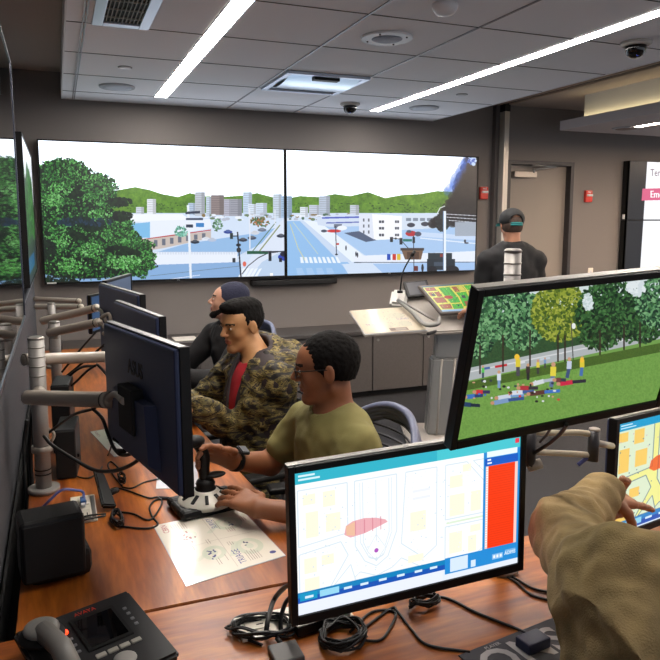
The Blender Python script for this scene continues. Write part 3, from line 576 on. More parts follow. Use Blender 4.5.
def draw_map(c, W, Hh, pale):
    """street map in a W x Hh canvas (0..100 by 0..56)"""
    if pale: road, block, line, bld, bld2, grn = (251, 253, 252), (249, 251, 251), (212, 226, 236), (251, 245, 222), (236, 240, 246), (222, 238, 214)
    else: road, block, line, bld, bld2, grn = (240, 240, 150), (220, 236, 206), (112, 142, 150), (246, 206, 106), (216, 190, 190), (170, 220, 170)
    c.rect(0, 0, 100, 56, road)
    blocks = [[(1, 7), (21, 7), (21, 27), (1, 29)], [(1, 32), (18, 30), (21, 36), (13, 48), (1, 50)], [(24, 7), (42, 7), (42, 30), (38, 40), (33, 43), (28, 40), (24, 33)], [(46, 7), (60, 7), (60, 40), (54, 44), (44, 36)], [(64, 7), (74, 7), (83, 17), (83, 30), (64, 30)], [(64, 33), (83, 33), (83, 45), (79, 47), (64, 47)], [(88, 17), (97, 7), (98, 7), (98, 30), (88, 30)], [(77, 7), (93, 7), (85, 15)], [(88, 34), (98, 34), (98, 47), (86, 47)], [(22, 47), (26, 44), (33, 47), (40, 45), (44, 42), (52, 47)], [(24, 47), (15, 47), (22, 40)]]
    for b in blocks: c.poly(b, block); c.line(b+[b[0]], .45, line, .9)
    for d in (2.2, 3.4): c.line([(24+d, 8), (24+d, 32), (29+d*.4, 39), (33, 41-d*.3), (37-d*.4, 39), (42-d, 30), (42-d, 8)], .3, line)
    c.line([(33, 8), (33, 41)], .35, line); c.ell(33, 36, 4, 3.2, block); c.line([(33, 41), (29, 36), (33, 30), (37, 36), (33, 41)], .25, line)
    B_ = [(3, 9, 8, 13), (11, 9, 16, 15), (4, 16, 9, 26), (12, 18, 18, 25), (3, 34, 8, 40), (10, 34, 15, 38), (3, 42, 9, 47), (66, 12, 72, 17), (66, 20, 73, 29), (76, 20, 81, 28.5), (66, 36, 72, 45), (76, 34.5, 81, 37.5), (75, 39, 79, 46), (48, 24, 55, 32), (72, 8, 76, 11), (85, 8, 89, 11), (47, 42, 54, 45), (90, 19, 96, 23), (90, 37, 96, 43)]
    for x0, y0, x1, y1 in B_: c.rect(x0, y0, x1, y1, bld)
    for k in range(2): c.rect(49, 15+k*3, 57, 16+k*3, bld2 if pale else (180, 190, 220))
    c.rect(82, 20, 82.8, 28, grn); c.rect(64.5, 31.2, 82, 32, grn)
    for _ in range(240 if pale else 120): c.ell(random.uniform(2, 98), random.uniform(8, 47), .3, .3, bld2 if random.random() < .6 else line)
    # hazard plume and marker
    pl = [(19.5, 27.6), (20.2, 24.2), (23, 22.8), (28, 22.4), (33, 23.2), (37, 24.6), (38, 25.8), (34, 27), (28, 28.6), (22, 29.2)]
    c.poly(pl, (232, 160, 170) if pale else (236, 90, 40), .85)
    if pale: c.poly([(20.2, 24.4), (24, 23), (24, 28.8), (20.4, 28)], (238, 196, 150), .7)
    for x in (24.2, 28, 31.5, 35): c.line([(x, 23), (x, 28.4)], .3, (206, 110, 130) if pale else (190, 60, 40), .7)
    c.ell(33, 36.6, .9, .9, (176, 90, 190) if pale else (120, 40, 110))
    # interface
    cy1, cy2, bl = (70, 190, 206), (44, 150, 212), (20, 76, 176)
    c.rect(0, 0, 100, 4.6, (50, 178, 200) if pale else (20, 160, 206)); c.rect(60, 0, 100, 4.6, (80, 206, 214), .7)
    c.rect(1.4, 1.2, 8, 1.9, (214, 240, 246)); c.rect(1.4, 2.6, 10, 3.3, (214, 240, 246))
    c.rect(0, 47, 100, 51.2, (20, 130, 190) if pale else (26, 130, 200)); c.rect(0, 49.2, 64, 51.4, (24, 84, 180)); c.rect(0, 51.3, 100, 56, (226, 236, 250)); c.rect(1, 47.6, 8, 50.6, (16, 150, 196)); c.rect(9, 47.8, 17, 50.4, (150, 214, 240))
    for x in (3, 19, 26, 34, 42, 50, 57): c.rect(x, 48.8, x+3.4, 49.8, (216, 236, 250))
    if pale:
        c.rect(64, 46.6, 100, 56, (38, 140, 214)); c.rect(82, 4.6, 100, 46.6, (38, 140, 214)); c.rect(66.5, 47.2, 75, 53, (214, 232, 250)); c.rect(76.5, 50, 78.8, 53, (214, 232, 250)); c.rect(64, 53.6, 100, 56, (228, 236, 248))
        c.rect(0, 51.3, 63, 56, (232, 238, 252))
        c.rect(83.6, 4.4, 98.6, 6.8, (232, 246, 250)); c.rect(82.6, 7.2, 99, 10.4, (22, 92, 196)); c.rect(83.8, 7.6, 85.6, 8.3, (240, 244, 255)); c.rect(83.8, 9, 86, 9.7, (240, 244, 255))
        c.rect(83.2, 10.6, 99, 46.4, (250, 206, 196)); c.rect(84.4, 10.6, 97.6, 46.4, (246, 62, 22))
        for k in range(34): c.line([(84.4, 11.6+k*1.03), (97.6, 11.6+k*1.03)], .16, (226, 44, 14)); c.rect(83.4, 11+k*1.03, 84.2, 11.5+k*1.03, (255, 255, 255))
        c.rect(87, 49.6, 92.4, 52, (140, 190, 236)); c.rect(93.4, 48.8, 98.8, 51.2, (120, 180, 230)); c.rect(97.4, .6, 99.4, 2.6, (232, 60, 80))
        c.text('ADMS', 96, 50.4, 2.2, (240, 248, 255), (1, 0), (0, -1)); [c.rect(87.6+k*1.6, 50.2, 88.6+k*1.6, 51.4, (240, 248, 255)) for k in range(3)]
c1 = Canvas(0, 0, 100, 56, 12, (255, 255, 255)); draw_map(c1, 100, 56, True)
# the drawn map is slanted exactly as the screen is: it is a flat picture on the screen
monitor('large monitor in the foreground showing a pale street map with a red list', (.667, 1.202, .975), (-.3, .8, -1.4), scr=image('map pale', c1.a), logo=None)
bpy.data.materials['large monitor in the for'].node_tree.nodes['Principled BSDF'].inputs['Emission Strength'].default_value = 1.0
c2 = Canvas(0, 0, 100, 56, 12, (255, 255, 255)); draw_map(c2, 100, 56, False)
c3 = Canvas(0, 0, 100, 56, 12, (255, 255, 255)); Cz = c2.a
# the right monitor shows the same map zoomed in
yy = np.linspace(0, 1, 560); xx = np.linspace(0, 1, 1000); X, Y = np.meshgrid(xx, yy)
sx = (.03+X*.62)*1199; sy = np.clip((.085+Y*.86*.98), 0, .999)*671
zoom = Cz[sy.astype(int), sx.astype(int)].copy(); zoom[:42] = (20, 158, 208); zoom[12:18, 20:110] = (210, 240, 248); zoom[26:31, 20:140] = (210, 240, 248)
monitor('monitor at the right edge with a yellow street map being pointed at', (1.553, 1.336, .941), (9.7, 0, 0), scr=image('map yellow', zoom))
bpy.data.materials['monitor at the right edg'].node_tree.nodes['Principled BSDF'].inputs['Emission Strength'].default_value = .95
# park scene
def park():
    c = Canvas(440, 255, 740, 460, 5, (206, 218, 220)); 
    c.poly([(440, 330), (740, 300), (740, 460), (440, 460)], (110, 152, 76))
    sl = -.165
    def Y(x, y): return y+sl*(x-470)
    c.poly([(440, Y(440, 378)), (740, Y(740, 378)), (740, 470), (440, 470)], noisy((128, 170, 84), (88, 132, 58), .9, 3.))
    c.poly([(440, Y(440, 369)), (740, Y(740, 356)), (740, Y(740, 366)), (440, Y(440, 382))], (170, 176, 178)); c.line([(440, Y(440, 373)), (740, Y(740, 361))], 1.3, (206, 208, 210))
    for x, w, col in ((495, 12, (190, 40, 50)), (515, 10, (210, 212, 216)), (540, 10, (190, 200, 210)), (482, 8, (70, 100, 160))): c.line([(x, Y(x, 371)), (x+w, Y(x+w, 371))], 2.2, col)
    c.poly([(440, 320), (740, 290), (740, Y(740, 356)), (440, Y(440, 369))], noisy((60, 96, 56), (34, 60, 40), 1.1, 3.5))
    g1 = [(50, 92, 60), (72, 120, 76), (36, 70, 48), (98, 148, 100), (26, 50, 38), (120, 168, 118)]
    g2 = [(36, 70, 36), (52, 92, 50), (28, 52, 32), (70, 116, 64), (20, 40, 26)]; g3 = [(110, 128, 40), (140, 154, 56), (84, 104, 36), (160, 168, 70), (64, 88, 34)]
    for x, y, rx, ry, g, n in ((478, 338, 16, 20, g1, 400), (520, 334, 22, 16, g1, 400), (600, 330, 24, 20, g2, 500), (640, 326, 24, 18, g2, 400), (480, 322, 20, 30, g1, 900), (505, 312, 24, 28, g1, 900), (527, 318, 20, 26, g1, 700), (560, 312, 28, 30, g3, 1300), (600, 316, 24, 32, g2, 1100), (614, 300, 18, 22, g2, 500), (640, 312, 18, 28, g2, 700), (655, 302, 20, 26, g1, 600), (690, 300, 24, 34, g2, 600), (725, 300, 24, 30, g1, 500)):
        c.blobs(x, y, rx, ry, n, g, 2., .8)
    c.blobs(588, 302, 4, 9, 60, [(214, 224, 226), (190, 206, 206)], 2); c.blobs(636, 288, 9, 8, 80, [(220, 228, 230), (206, 216, 220)], 2.4); c.blobs(474, 296, 6, 12, 60, [(120, 170, 150), (150, 196, 170)], 2)
    for x, y0, y1 in ((480, 345, 374), (503, 335, 372), (530, 330, 366), (558, 335, 362), (565, 335, 362), (600, 330, 356), (624, 325, 350), (640, 322, 348), (700, 320, 340)): c.line([(x, y0), (x, y1)], 1.6, (50, 42, 34))
    c.line([(571, 320), (573.5, 366)], .9, (60, 62, 60)); c.ell(573.7, 326, 2, 3, (226, 232, 228))
    c.poly([(462, Y(462, 382)), (545, Y(545, 378)), (740, Y(740, 372)), (740, Y(740, 381)), (462, Y(462, 390))], noisy((84, 112, 46), (56, 84, 36), 1.2, 4.))
    def man(x, y, h, top, leg, lean=0):
        c.line([(x, y), (x+lean, y-h*.5)], h*.17, leg); c.line([(x+lean, y-h*.45), (x+lean*1.2, y-h*.85)], h*.24, top); c.ell(x+lean*1.2, y-h*.94, h*.09, h*.1, (196, 150, 120))
    for a in ((518, 376, 20, (214, 196, 60), (70, 70, 80)), (551, 387, 24, (220, 204, 70), (90, 110, 150), 2), (567, 378, 20, (190, 200, 220), (60, 80, 120), 2), (581, 376, 19, (214, 196, 60), (70, 110, 170), 1), (538, 374, 14, (220, 200, 80), (60, 60, 60)), (499, 388, 17, (206, 216, 226), (120, 150, 190)), (528, 380, 16, (60, 50, 50), (40, 40, 44)), (545, 368, 10, (120, 150, 190), (70, 70, 70)), (483, 378, 12, (90, 190, 90), (60, 80, 90))): man(*a)
    c.ell(517, 357, 2.6, 3, (236, 190, 60)); c.ell(582, 360, 2, 2.6, (236, 190, 60))
    def lying(x, y, l, top, leg, dy=0): c.line([(x, y), (x+l*.5, y+dy)], 4.4, top); c.line([(x+l*.48, y+dy), (x+l, y+dy*1.6)], 3.2, leg); c.ell(x-1.6, y, 2, 1.8, (190, 140, 110))
    for a in ((476, 392, 14, (200, 50, 60), (50, 50, 90)), (467, 397, 16, (60, 110, 180), (40, 60, 110), -1), (462, 404, 18, (30, 60, 100), (26, 40, 60), 1), (498, 398, 26, (196, 206, 220), (110, 150, 200), -2), (512, 393, 22, (206, 214, 226), (60, 90, 150), -1), (520, 388, 18, (170, 50, 60), (50, 50, 60)), (530, 394, 30, (90, 56, 50), (60, 110, 190), -2), (560, 384, 26, (196, 40, 70), (44, 44, 56), -2), (533, 384, 22, (206, 214, 216), (170, 180, 190), -3), (556, 380, 10, (110, 60, 60), (50, 60, 70)), (494, 403, 30, (120, 150, 190), (50, 80, 140), -3)): lying(*a)
    for _ in range(40): c.ell(random.uniform(466, 560), random.uniform(380, 402), random.uniform(.6, 2), random.uniform(.6, 1.4), random.choice([(200, 60, 60), (210, 214, 220), (40, 50, 70), (60, 110, 180), (30, 30, 36), (196, 150, 120)]))
    c.rect(462, 286, 470, 296, (210, 180, 90), .6)
    return c
monitor('upper monitor at the right showing people lying on grass in a park', (.944, 1.051, 1.338), (3, 16.7, -2.7), scr=(park(), .95))
# the row of monitors on the side desk
grp = 'monitors on arms along the side desk'
asus, MA = monitor('nearest black monitor on the side desk, seen from behind with a maker logo', (.192, 1.707, 1.165), (101.8, .2, 1.2), group=grp, logo=('ASUS', .05, -.0, .075), scr=image('desk screen', np.ones((9, 16, 3))*np.array((120, 130, 140))))
ms = screen_mat('side monitor screen', image('desk screen 2', np.ones((9, 16, 3))*np.array((96, 108, 124))), .5)
monitor('second nearest monitor on the side desk, its back partly behind the nearest one', (.27, 2.54, 1.125), (100, 0, 0), group=grp)
monitor('third monitor on the side desk, black back standing taller than the one before it', (.257, 3.10, 1.13), (101, 0, 0), .61, .36, group=grp)
monitor('monitor on the side desk turned with its front to the black-hooded man', (.325, 4.12, 1.115), (69.7, 0, 0), .52, .33, group=grp, scr=image('grey blue', np.ones((9, 16, 3))*np.array((84, 98, 122))))
P = dp(104, 300, 4.9); monitor('farthest monitor at the end of the side desk with a blue screen', (P.x, P.y, P.z-.08), (60, 0, 0), .4, .27, group=grp, scr=image('dark blue', np.ones((9, 16, 3))*np.array((40, 76, 116))))
# ---- poles and arms
def pole(label, base, ztop, r, rings=()):
    b = Vector((base[0], base[1], .74)); t = thing('mounting_pole', label, 'pole', b)
    MB().cyl((b.x, b.y, .748), r*2, .014).build('foot', alumd, t); MB().cyl((b.x, b.y, (.755+ztop)/2), r, ztop-.755).build('tube', alumd, t)
    MB().lathe((b.x, b.y, ztop), [(r*1.05, 0), (r*1.05, .004), (r*.8, .008)]).build('cap', silver, t)
    for z in rings: MB().cyl((b.x, b.y, z), r*1.05, .004).build('ring', silver if z > 1 else blackm, t)
    return t
pole('thick silver pole on the side desk carrying the two nearest monitor arms', (-.076, 2.30), 1.235, .024, (.80, .815, 1.12, 1.15, 1.18, 1.21))
pole('second silver pole further back on the side desk', (-.03, 3.42), 1.13, .024, (1.06, 1.1))
pole('farthest silver pole on the side desk near the wall', (-.05, 4.3), 1.12, .022, (1.06,))
P = dp(513, 252, 1.60)
t = pole('grey ringed pole rising behind the upper park monitor', (P.x, P.y), P.z, .0195, (P.z-.026, P.z-.052, P.z-.078))
armc = mat('arm paint', (158, 149, 138), .4, metal=.15)
def arm(label, a, b, r, tip=None, polep=None):
    a, b = Vector(a), Vector(b); t = thing('swivel_arm', label, 'monitor arm', a, group='monitor arms on the silver poles'); d = (b-a).normalized()
    pts = [a - d*r*.6, a - d*r*.2] + [a.lerp(b, k/6) for k in range(7)] + [b+d*r*.5]
    MB().tube(pts, r, 16).build('arm_tube', armc, t)
    MB().sphere(a, r*.99).build('end_cap', armc, t); MB().sphere(b, r*1.03).build('end_cap', mat('arm end', (190, 182, 168), .4), t)
    MB().cyl(b - d*.012 + Vector((0, 0, 0)), r*1.01, .004, axis=d).build('joint_ring', blackm, t)
    if polep is not None:
        MB().tube([Vector(polep), a.lerp(b, .15)], r*.9, 12).build('clamp', armc, t)
    if tip is not None:
        tip = Vector(tip); mid = (b+tip)/2 + Vector((.0, -.01, .02)); MB().tube(smooth([b, mid, tip], 6), r*.42, 10).build('tilt_bracket', armc, t)
    return t
arm('thick monitor arm holding the nearest monitor, lower of the two near arms', dp(30, 397.5, 2.08), dp(108, 400, 1.88), .0225, MA @ Vector((0, .06, -.0)), (-.076, 2.30, dp(30, 397.5, 2.08).z))
arm('monitor arm just above the nearest arm, reaching the second monitor', dp(27, 359.5, 2.2), dp(110, 356.5, 2.45), .0195, (.205, 2.53, 1.12), (-.076, 2.30, dp(27, 359.5, 2.2).z))
arm('monitor arm rising to the third monitor, third arm from below', dp(51, 332.5, 3.2), dp(98, 322.5, 3.05), .02, (.19, 3.09, 1.10))
arm('monitor arm rising behind the third one, fourth arm from below', dp(44, 320.5, 3.5), dp(96, 308, 3.4), .0195, (.185, 3.12, 1.16))
arm('thin level monitor arm, second highest of the arms on the left', dp(37, 306.6, 4.3), dp(81, 306.6, 4.2), .017)
arm('thin level monitor arm, highest of the arms on the left', dp(36, 299, 4.7), dp(79, 301, 4.6), .017)
# curved metal loop on the third monitor
t = thing('bracket_loop', 'pale curved metal bracket loop on the back of the third monitor', 'bracket', dp(105, 320, 3.0))
MB().tube(smooth([dp(103, 333, 3.0), dp(110, 337, 2.98), dp(111, 325, 2.97), dp(109, 314, 2.98), dp(101, 318, 3.0)], 6), .008).build('loop', armc, t)
# right arm between pole and the pointed-at monitor
t = thing('swivel_arm', 'pale two-bar monitor arm between the map monitors at the right', 'monitor arm', dp(538, 445, 1.45)); 
for y0, y1, n_ in ((432, 433, 'upper'), (452, 454.5, 'lower')):
    MB().tube(smooth([dp(536, y0, 1.56), dp(556, y0+1, 1.56), dp(576, y1-.5, 1.56), dp(592, y1+1, 1.56)], 5), .0068, 10).build('arm_bar', mat('arm bar', (198, 184, 160), .4), t)
MB().tube([dp(594.5, 430, 1.56), dp(592.5, 461, 1.56)], .0125, 16).build('joint', darkm, t)
MB().lathe(dp(594.5, 430, 1.56), [(.0125, 0), (.0125, .003), (.008, .005)]).build('joint_cap', armc, t)
MB().tube([dp(596, 443, 1.56), dp(612, 446, 1.70)], .008).build('tilt_bracket', armc, t)
MB().tube([dp(531, 428, 1.56), dp(530, 466, 1.56)], .012, 14).build('joint', darkm, t)
MB().tube([dp(528, 467, 1.56), dp(541, 463, 1.56)], .012).build('clamp', armc, t)
MB().tube([dp(531, 445, 1.56), dp(513, 445, 1.60)], .01).build('bracket', darkm, t)
# ================================================================== THINGS ON THE DESKS
Z = .7405
def at_deg(P, deg): return Matrix.Translation(Vector(P)) @ Matrix.Rotation(math.radians(deg), 4, 'Z')
# black loudspeaker bottom left
M = at_deg((-.045, 1.715, Z), 8); t = thing('desk_loudspeaker', 'black loudspeaker on the side desk at the left edge by the phone', 'speaker', mw=M)
def lb(t, name, c0, c1, m, bev=0., M=None): o = B(c0, c1, bev); return o.build(name, m, t, local=True)
lb(t, 'cabinet', (-.075, -.05, .012), (.07, .055, .165), blackp, .012); lb(t, 'foot', (-.06, -.045, 0), (.085, .045, .075), blackp, .02); lb(t, 'grille', (-.068, -.054, .02), (.063, -.049, .157), mat('speaker cloth', (14, 14, 16), .9, bump=.6, bscale=800), .004)
M = at_deg((.0, 2.47, Z), -6); t = thing('black_computer_box', 'slim black computer box standing behind the thick silver pole', 'computer', mw=M)
lb(t, 'case', (-.03, -.09, 0), (.035, .09, .17), blackp, .006); lb(t, 'front_panel', (-.028, -.094, .004), (.033, -.089, .166), blackm, .002); lb(t, 'button', (.034, -.05, .06), (.042, -.035, .072), blackp, .002)
M = at_deg((-.01, 2.75, Z), -6); t = thing('black_computer_box', 'taller black computer box further back along the partition', 'computer', mw=M)
lb(t, 'case', (-.03, -.09, 0), (.035, .09, .26), blackp, .006); lb(t, 'front_panel', (-.028, -.094, .004), (.033, -.089, .256), blackm, .002)
# power and data plates in the desks
ivory = mat('ivory plate', (226, 220, 206), .45)
def plate(label, M, w, l, n):
    t = thing('desk_outlet', label, 'outlet', mw=M, group='white outlet plates set in the desks')
    lb(t, 'plate', (-w/2, -l/2, 0), (w/2, l/2, .006), ivory, .002)
    for k in range(n):
        y = -l/2+l*(k+.5)/n; s = lb(t, 'socket', (-w*.2, y-l*.3/n, .0055), (w*.25, y+l*.3/n, .009), mat('socket face', (206, 200, 186), .4), .001)
        m = MB(); bx(m, (-w*.06, y-l*.16/n, .0085), (-w*.02, y+l*.02/n, .0095)); m.build('slot', blackm, s, local=True); m = MB(); bx(m, (w*.1, y-l*.16/n, .0085), (w*.14, y+l*.02/n, .0095)); m.build('slot', blackm, s, local=True)
    return t
o1 = plate('white outlet plate with a blue data plug beside the loudspeaker on the side desk', at_deg((.036, 2.10, Z), 0), .072, .2, 2)
lb(o1, 'rail', (.022, -.08, .006), (.033, .08, .010), silver, .002)
plate('small white outlet plate further back on the side desk, under the cables', at_deg((.2, 3.35, Z), 4), .09, .2, 2)
plate('white outlet plate under the left corner of the large map monitor', at_deg((.44, 1.325, Z), 90), .085, .25, 3)
t = thing('data_plug', 'blue data plug pushed into the outlet plate beside the loudspeaker', 'plug', (.037, 2.13, Z+.009))
B((.028, 2.11, Z+.009), (.044, 2.15, Z+.024), .003).build('housing', mat('plug blue', (60, 96, 150), .4), t); B((.030, 2.095, Z+.009), (.042, 2.11, Z+.018)).build('tab', whitem, t)
t = thing('power_adapter', 'black power adapter standing at the edge of the near outlet plate', 'adapter', (.09, 2.1, Z))
MB().slab([(.07, 2.21, Z+.075), (.10, 2.19, Z+.06), (.125, 2.06, Z+.002), (.085, 2.06, Z+.01)], .018, .004).build('body', blackp, t); MB().tube([(.115, 2.15, Z+.02), (.14, 2.17, Z+.02)], .009).build('strain_relief', blackp, t)
# desk phone
M = at_deg((.030, 1.335, Z), 20); t = thing('desk_phone', 'black desk phone with red lamp and small screen in the bottom left corner', 'phone', mw=M)
ph = mat('phone plastic', (30, 30, 32), .55, spec=.3)
m = MB(); m.slab([(-.115, -.115, .02), (.125, -.115, .02), (.125, .115, .055), (-.115, .115, .055)], .02, .006); m.build('body', ph, t, local=True)
TR_ = Matrix.Rotation(math.atan(.035/.23), 4, 'X')
def pm(x, y, z=.001): return Vector((x, y, .0375+y*.152+z))
def pbox(name, x0, y0, x1, y1, h, mt, bev=.001, par=None):
    m = MB(); m.slab([pm(x0, y0, h), pm(x1, y0, h), pm(x1, y1, h), pm(x0, y1, h)], h+.004, bev); return m.build(name, mt, par or t, local=True)
pbox('screen_frame', -.018, -.02, .075, .082, .003, blackp); pbox('screen', -.010, -.012, .067, .072, .0036, gloss, 0)
MB().text('AVAYA', .014, Matrix.Translation(pm(.02, .093, .001)) @ TR_, .0004).build('logo', red, t, local=True)
m = MB(); m.sphere(pm(-.035, .055, .002), .006); m.build('message_lamp', mat('phone lamp', (230, 60, 30), .3, emit=(255, 66, 30), strength=2.5), t, local=True)
for k in range(4): pbox('key', .088, .055-k*.018, .096, .063-k*.018, .002, mat('phone key', (120, 120, 124), .5))
for k in range(3): pbox('key', -.036, .03-k*.02, -.028, .037-k*.02, .002, mat('phone key', (120, 120, 124), .5))
for k in range(4): pbox('soft_key', -.012+k*.024, -.045, .008+k*.024, -.034, .003, mat('soft key', (160, 156, 146), .5))
m = MB(); m.sphere(pm(.03, -.075, .004), .022, (1, 1, .3)); m.build('navigation_pad', mat('nav pad', (150, 148, 144), .4), t, local=True)
m = MB(); m.sphere(pm(-.075, .07, .018), .034, (1, 1.05, .45)); m.tube([pm(-.075, .06, .02), pm(-.07, -.02, .035), pm(-.07, -.08, .02)], .02, 14); m.sphere(pm(-.07, -.09, .014), .032, (1, 1.1, .5)); m.build('handset', mat('handset', (120, 118, 114), .4), t, local=True)
m = MB(); m.sphere(pm(-.075, .07, .004), .044, (1, 1.05, .3)); m.build('ear_cup_rest', blackp, t, local=True)
# ---- laminated sheets
def sheet(label, quad_, painter, z=.7412, th=.0008, rough=.3):
    q = [Vector((p[0], p[1], z)) if len(p) == 2 else Vector(p) for p in quad_]
    t = thing('laminated_sheet', label, 'sheet', q[0]); c = Canvas(0, 0, 150, 100, 8, (226, 218, 202)); painter(c)
    n = (q[1]-q[0]).cross(q[3]-q[0]).normalized(); n = -n if n.z < 0 else n
    MB().slab([p+n*0 for p in (q if (q[1]-q[0]).cross(q[3]-q[0]).z > 0 else [q[0], q[3], q[2], q[1]])], th).build('lamination', mat('clear film edge', (200, 200, 206), .15), t)
    ce = sum(q, Vector())/4; qi = [ce+(p-ce)*.985+n*.0006 for p in q]
    quad('print', qi, print_mat(label[:30], image(label[:20], c.a), .3, .8), t); return t
def chart(c):
    navy, redc, grey, gn = (40, 48, 120), (150, 40, 44), (120, 116, 112), (196, 204, 184)
    def legend(x, y, n, col=(140, 120, 112), w=14):
        for k in range(n): c.line([(x, y+k*2.6), (x+w*random.uniform(.6, 1), y+k*2.6)], .5, col)
    for x, y, rx, ry in ((40, 30, 16, 9), (30, 66, 20, 8), (108, 34, 20, 12), (114, 72, 18, 9), (70, 50, 10, 7)):
        for k in range(3): c.ell(x, y, rx*(1-k*.3), ry*(1-k*.3), gn if k % 2 == 0 else (224, 218, 200), .8)
    c.line([(75, 4), (75, 96)], .4, grey, .6); c.line([(4, 52), (146, 52)], .4, grey, .4)
    def cluster(x, y, col, n=9):
        for k in range(n): a = x+k*2.4-n; c.ell(a, y+random.uniform(-2.4, 2.4), random.uniform(.6, 1.6), random.uniform(.5, 1.1), col)
    cluster(36, 66, navy, 8); cluster(106, 34, (44, 48, 80), 7); cluster(34, 30, (44, 48, 80), 5); cluster(108, 74, redc, 9)
    c.text('TRIAGE', 20, 8, 8, navy, (1, 0), (0, -1)); c.text('SURVEY', 82, 84, 8, navy, (1, 0), (0, -1)) if False else None
    return legend
def chart_big(c):
    lg = chart(c); navy, redc = (40, 48, 120), (170, 44, 48)
    c.text('TRIAGE', 22, 58, 9, navy); c.text('SURVEY', 92, 54, 8.5, navy); c.text('DRD', 134, 10, 8, redc); lg(8, 66, 6); lg(84, 62, 4, w=10); lg(124, 18, 6); lg(60, 20, 3, w=10); lg(70, 76, 3, (150, 90, 90)); lg(40, 80, 4); lg(20, 20, 3); c.ell(8, 94, 3, 3, navy)
# axes of each sheet: x along the reading direction (away from the camera), y towards the desk's left
def st(P0, ex, ey): return lambda s, t: (P0[0]+ex[0]*s+ey[0]*t, P0[1]+ex[1]*s+ey[1]*t)
A_, B_, C_, D_ = on(286, 556), on(240, 508), on(153, 526), on(186, 587)     # near right, far right, far left, near left
# the reader sits on the right: top of the page is towards the left wall
def sheet_chart(c):
    navy, redc, grey, gn = (44, 54, 130), (168, 44, 50), (150, 132, 120), (196, 204, 182)
    # x 0..150: near -> far, y 0..100: left -> right(reader side)
    def loop(x, y, rx, ry):
        c.ell(x, y, rx, ry, gn, .75); c.ell(x, y, rx*.6, ry*.6, (226, 218, 202), .8); c.ell(x, y, rx*.35, ry*.3, gn, .6)
    loop(42, 76, 20, 14); loop(112, 74, 18, 16); loop(104, 26, 14, 10); loop(48, 40, 16, 12)
    c.line([(30, 55), (60, 66)], 7, gn, .6); c.line([(96, 48), (112, 60)], 6, gn, .5); c.line([(40, 20), (60, 44)], 6, gn, .5)
    c.line([(75, 4), (75, 96)], .4, grey, .7); c.line([(6, 52), (144, 52)], .4, grey, .5)
    def lines(x, y, n, w, h=2.4, col=grey):
        for k in range(n): c.line([(x, y+k*h), (x+w*random.uniform(.7, 1), y+k*h)], .6, col)
    c.text('TRIAGE', 26, 60, 10, navy); lines(10, 67, 6, 24); lines(54, 58, 3, 10); c.ell(14, 92, 3.4, 3.4, navy)
    c.text('SURVEY', 122, 58, 9, navy); lines(100, 62, 1, 36, col=(110, 80, 80)); lines(88, 68, 4, 16, col=(150, 96, 90)); lines(110, 90, 3, 16); lines(92, 84, 1, 14)
    c.text('CBRN', 134, 9, 9, redc); lines(122, 16, 7, 22); lines(70, 40, 2, 14); lines(20, 38, 2, 16); lines(24, 48, 1, 18); lines(66, 22, 2, 10); lines(40, 6, 2, 12)
    for x, y, n, col in ((112, 76, 8, (44, 50, 90)), (50, 76, 4, (40, 44, 80)), (46, 38, 12, (40, 48, 110)), (104, 24, 11, (150, 36, 40)), (92, 30, 5, (120, 40, 40))):
        for k in range(n): c.ell(x+random.uniform(-10, 10), y+random.uniform(-3.4, 3.4), random.uniform(.8, 2), random.uniform(.7, 1.5), col)
# quad order TL,TR,BR,BL in page terms: page-left = near end, page-top = left wall side
sheet('large laminated chart with TRIAGE lettering lying on the side desk near the joystick', [(D_.x, D_.y), (C_.x, C_.y), (B_.x, B_.y), (A_.x, A_.y)], sheet_chart)
def mini(c):
    redc = (150, 50, 60); c.ell(60, 50, 30, 16, (206, 212, 200), .8); c.text('CBRN', 130, 14, 12, redc)
    for k in range(12): c.ell(random.uniform(60, 120), random.uniform(30, 60), 2, 1.6, (110, 70, 80))
a, b, c_, d_ = on(114, 457), on(90, 432), on(124, 426), on(146, 452)
sheet('smaller laminated chart on the side desk behind the nearest monitor', [(a.x, a.y), (b.x, b.y), (c_.x, c_.y), (d_.x, d_.y)], mini, rough=.3)
a, b, c_, d_ = on(156, 489), on(158, 462), on(196, 462), on(200, 489)
sheet('clear laminated sheet half hidden between nearest monitor and joystick', [(a.x, a.y), (b.x, b.y), (c_.x, c_.y), (d_.x, d_.y)], lambda c: c.rect(0, 0, 150, 100, (190, 190, 196)), rough=.2)
# ---- joystick
jo = on(206, 507); M = at_deg((jo.x, jo.y, Z), 10); t = thing('joystick', 'black and white flight joystick on the side desk at the seated man\'s hands', 'joystick', mw=M)
wp = mat('joystick white', (216, 210, 196), .4)
m = MB(); bx(m, (-.10, -.075, 0), (.10, -.035, .028), .012); bx(m, (-.10, .035, 0), (.10, .075, .028), .012); bx(m, (-.10, -.04, 0), (-.06, .04, .026), .01); bx(m, (.06, -.04, 0), (.10, .04, .026), .01); m.build('base', blackp, t, local=True)
m = MB(); m.lathe((0, 0, .018), [(.085, 0), (.082, .012), (.060, .022), (.038, .034), (.034, .040)]); m.build('cover', wp, t, local=True)
m = MB()
for k in range(10): a = k*2*PI/10; m.box((math.cos(a)*.058, math.sin(a)*.058, .0445), (.032, .010, .004), Matrix.Rotation(a, 3, 'Z') @ Matrix.Rotation(.45, 3, 'Y'))
m.build('vents', blackm, t, local=True)
m = MB(); m.lathe((0, 0, .05), [(.030, 0), (.032, .012), (.026, .018), (.030, .026), (.026, .034), (.020, .04)]); m.build('boot', blackp, t, local=True)
m = MB(); m.tube(smooth([(0, 0, .085), (-.004, 0, .12), (-.002, 0, .16), (-.02, 0, .20), (-.04, 0, .215)], 5), .017, 14); m.sphere((-.03, 0, .21), .024, (1.3, .9, .8)); m.build('grip', blackp, t, local=True)
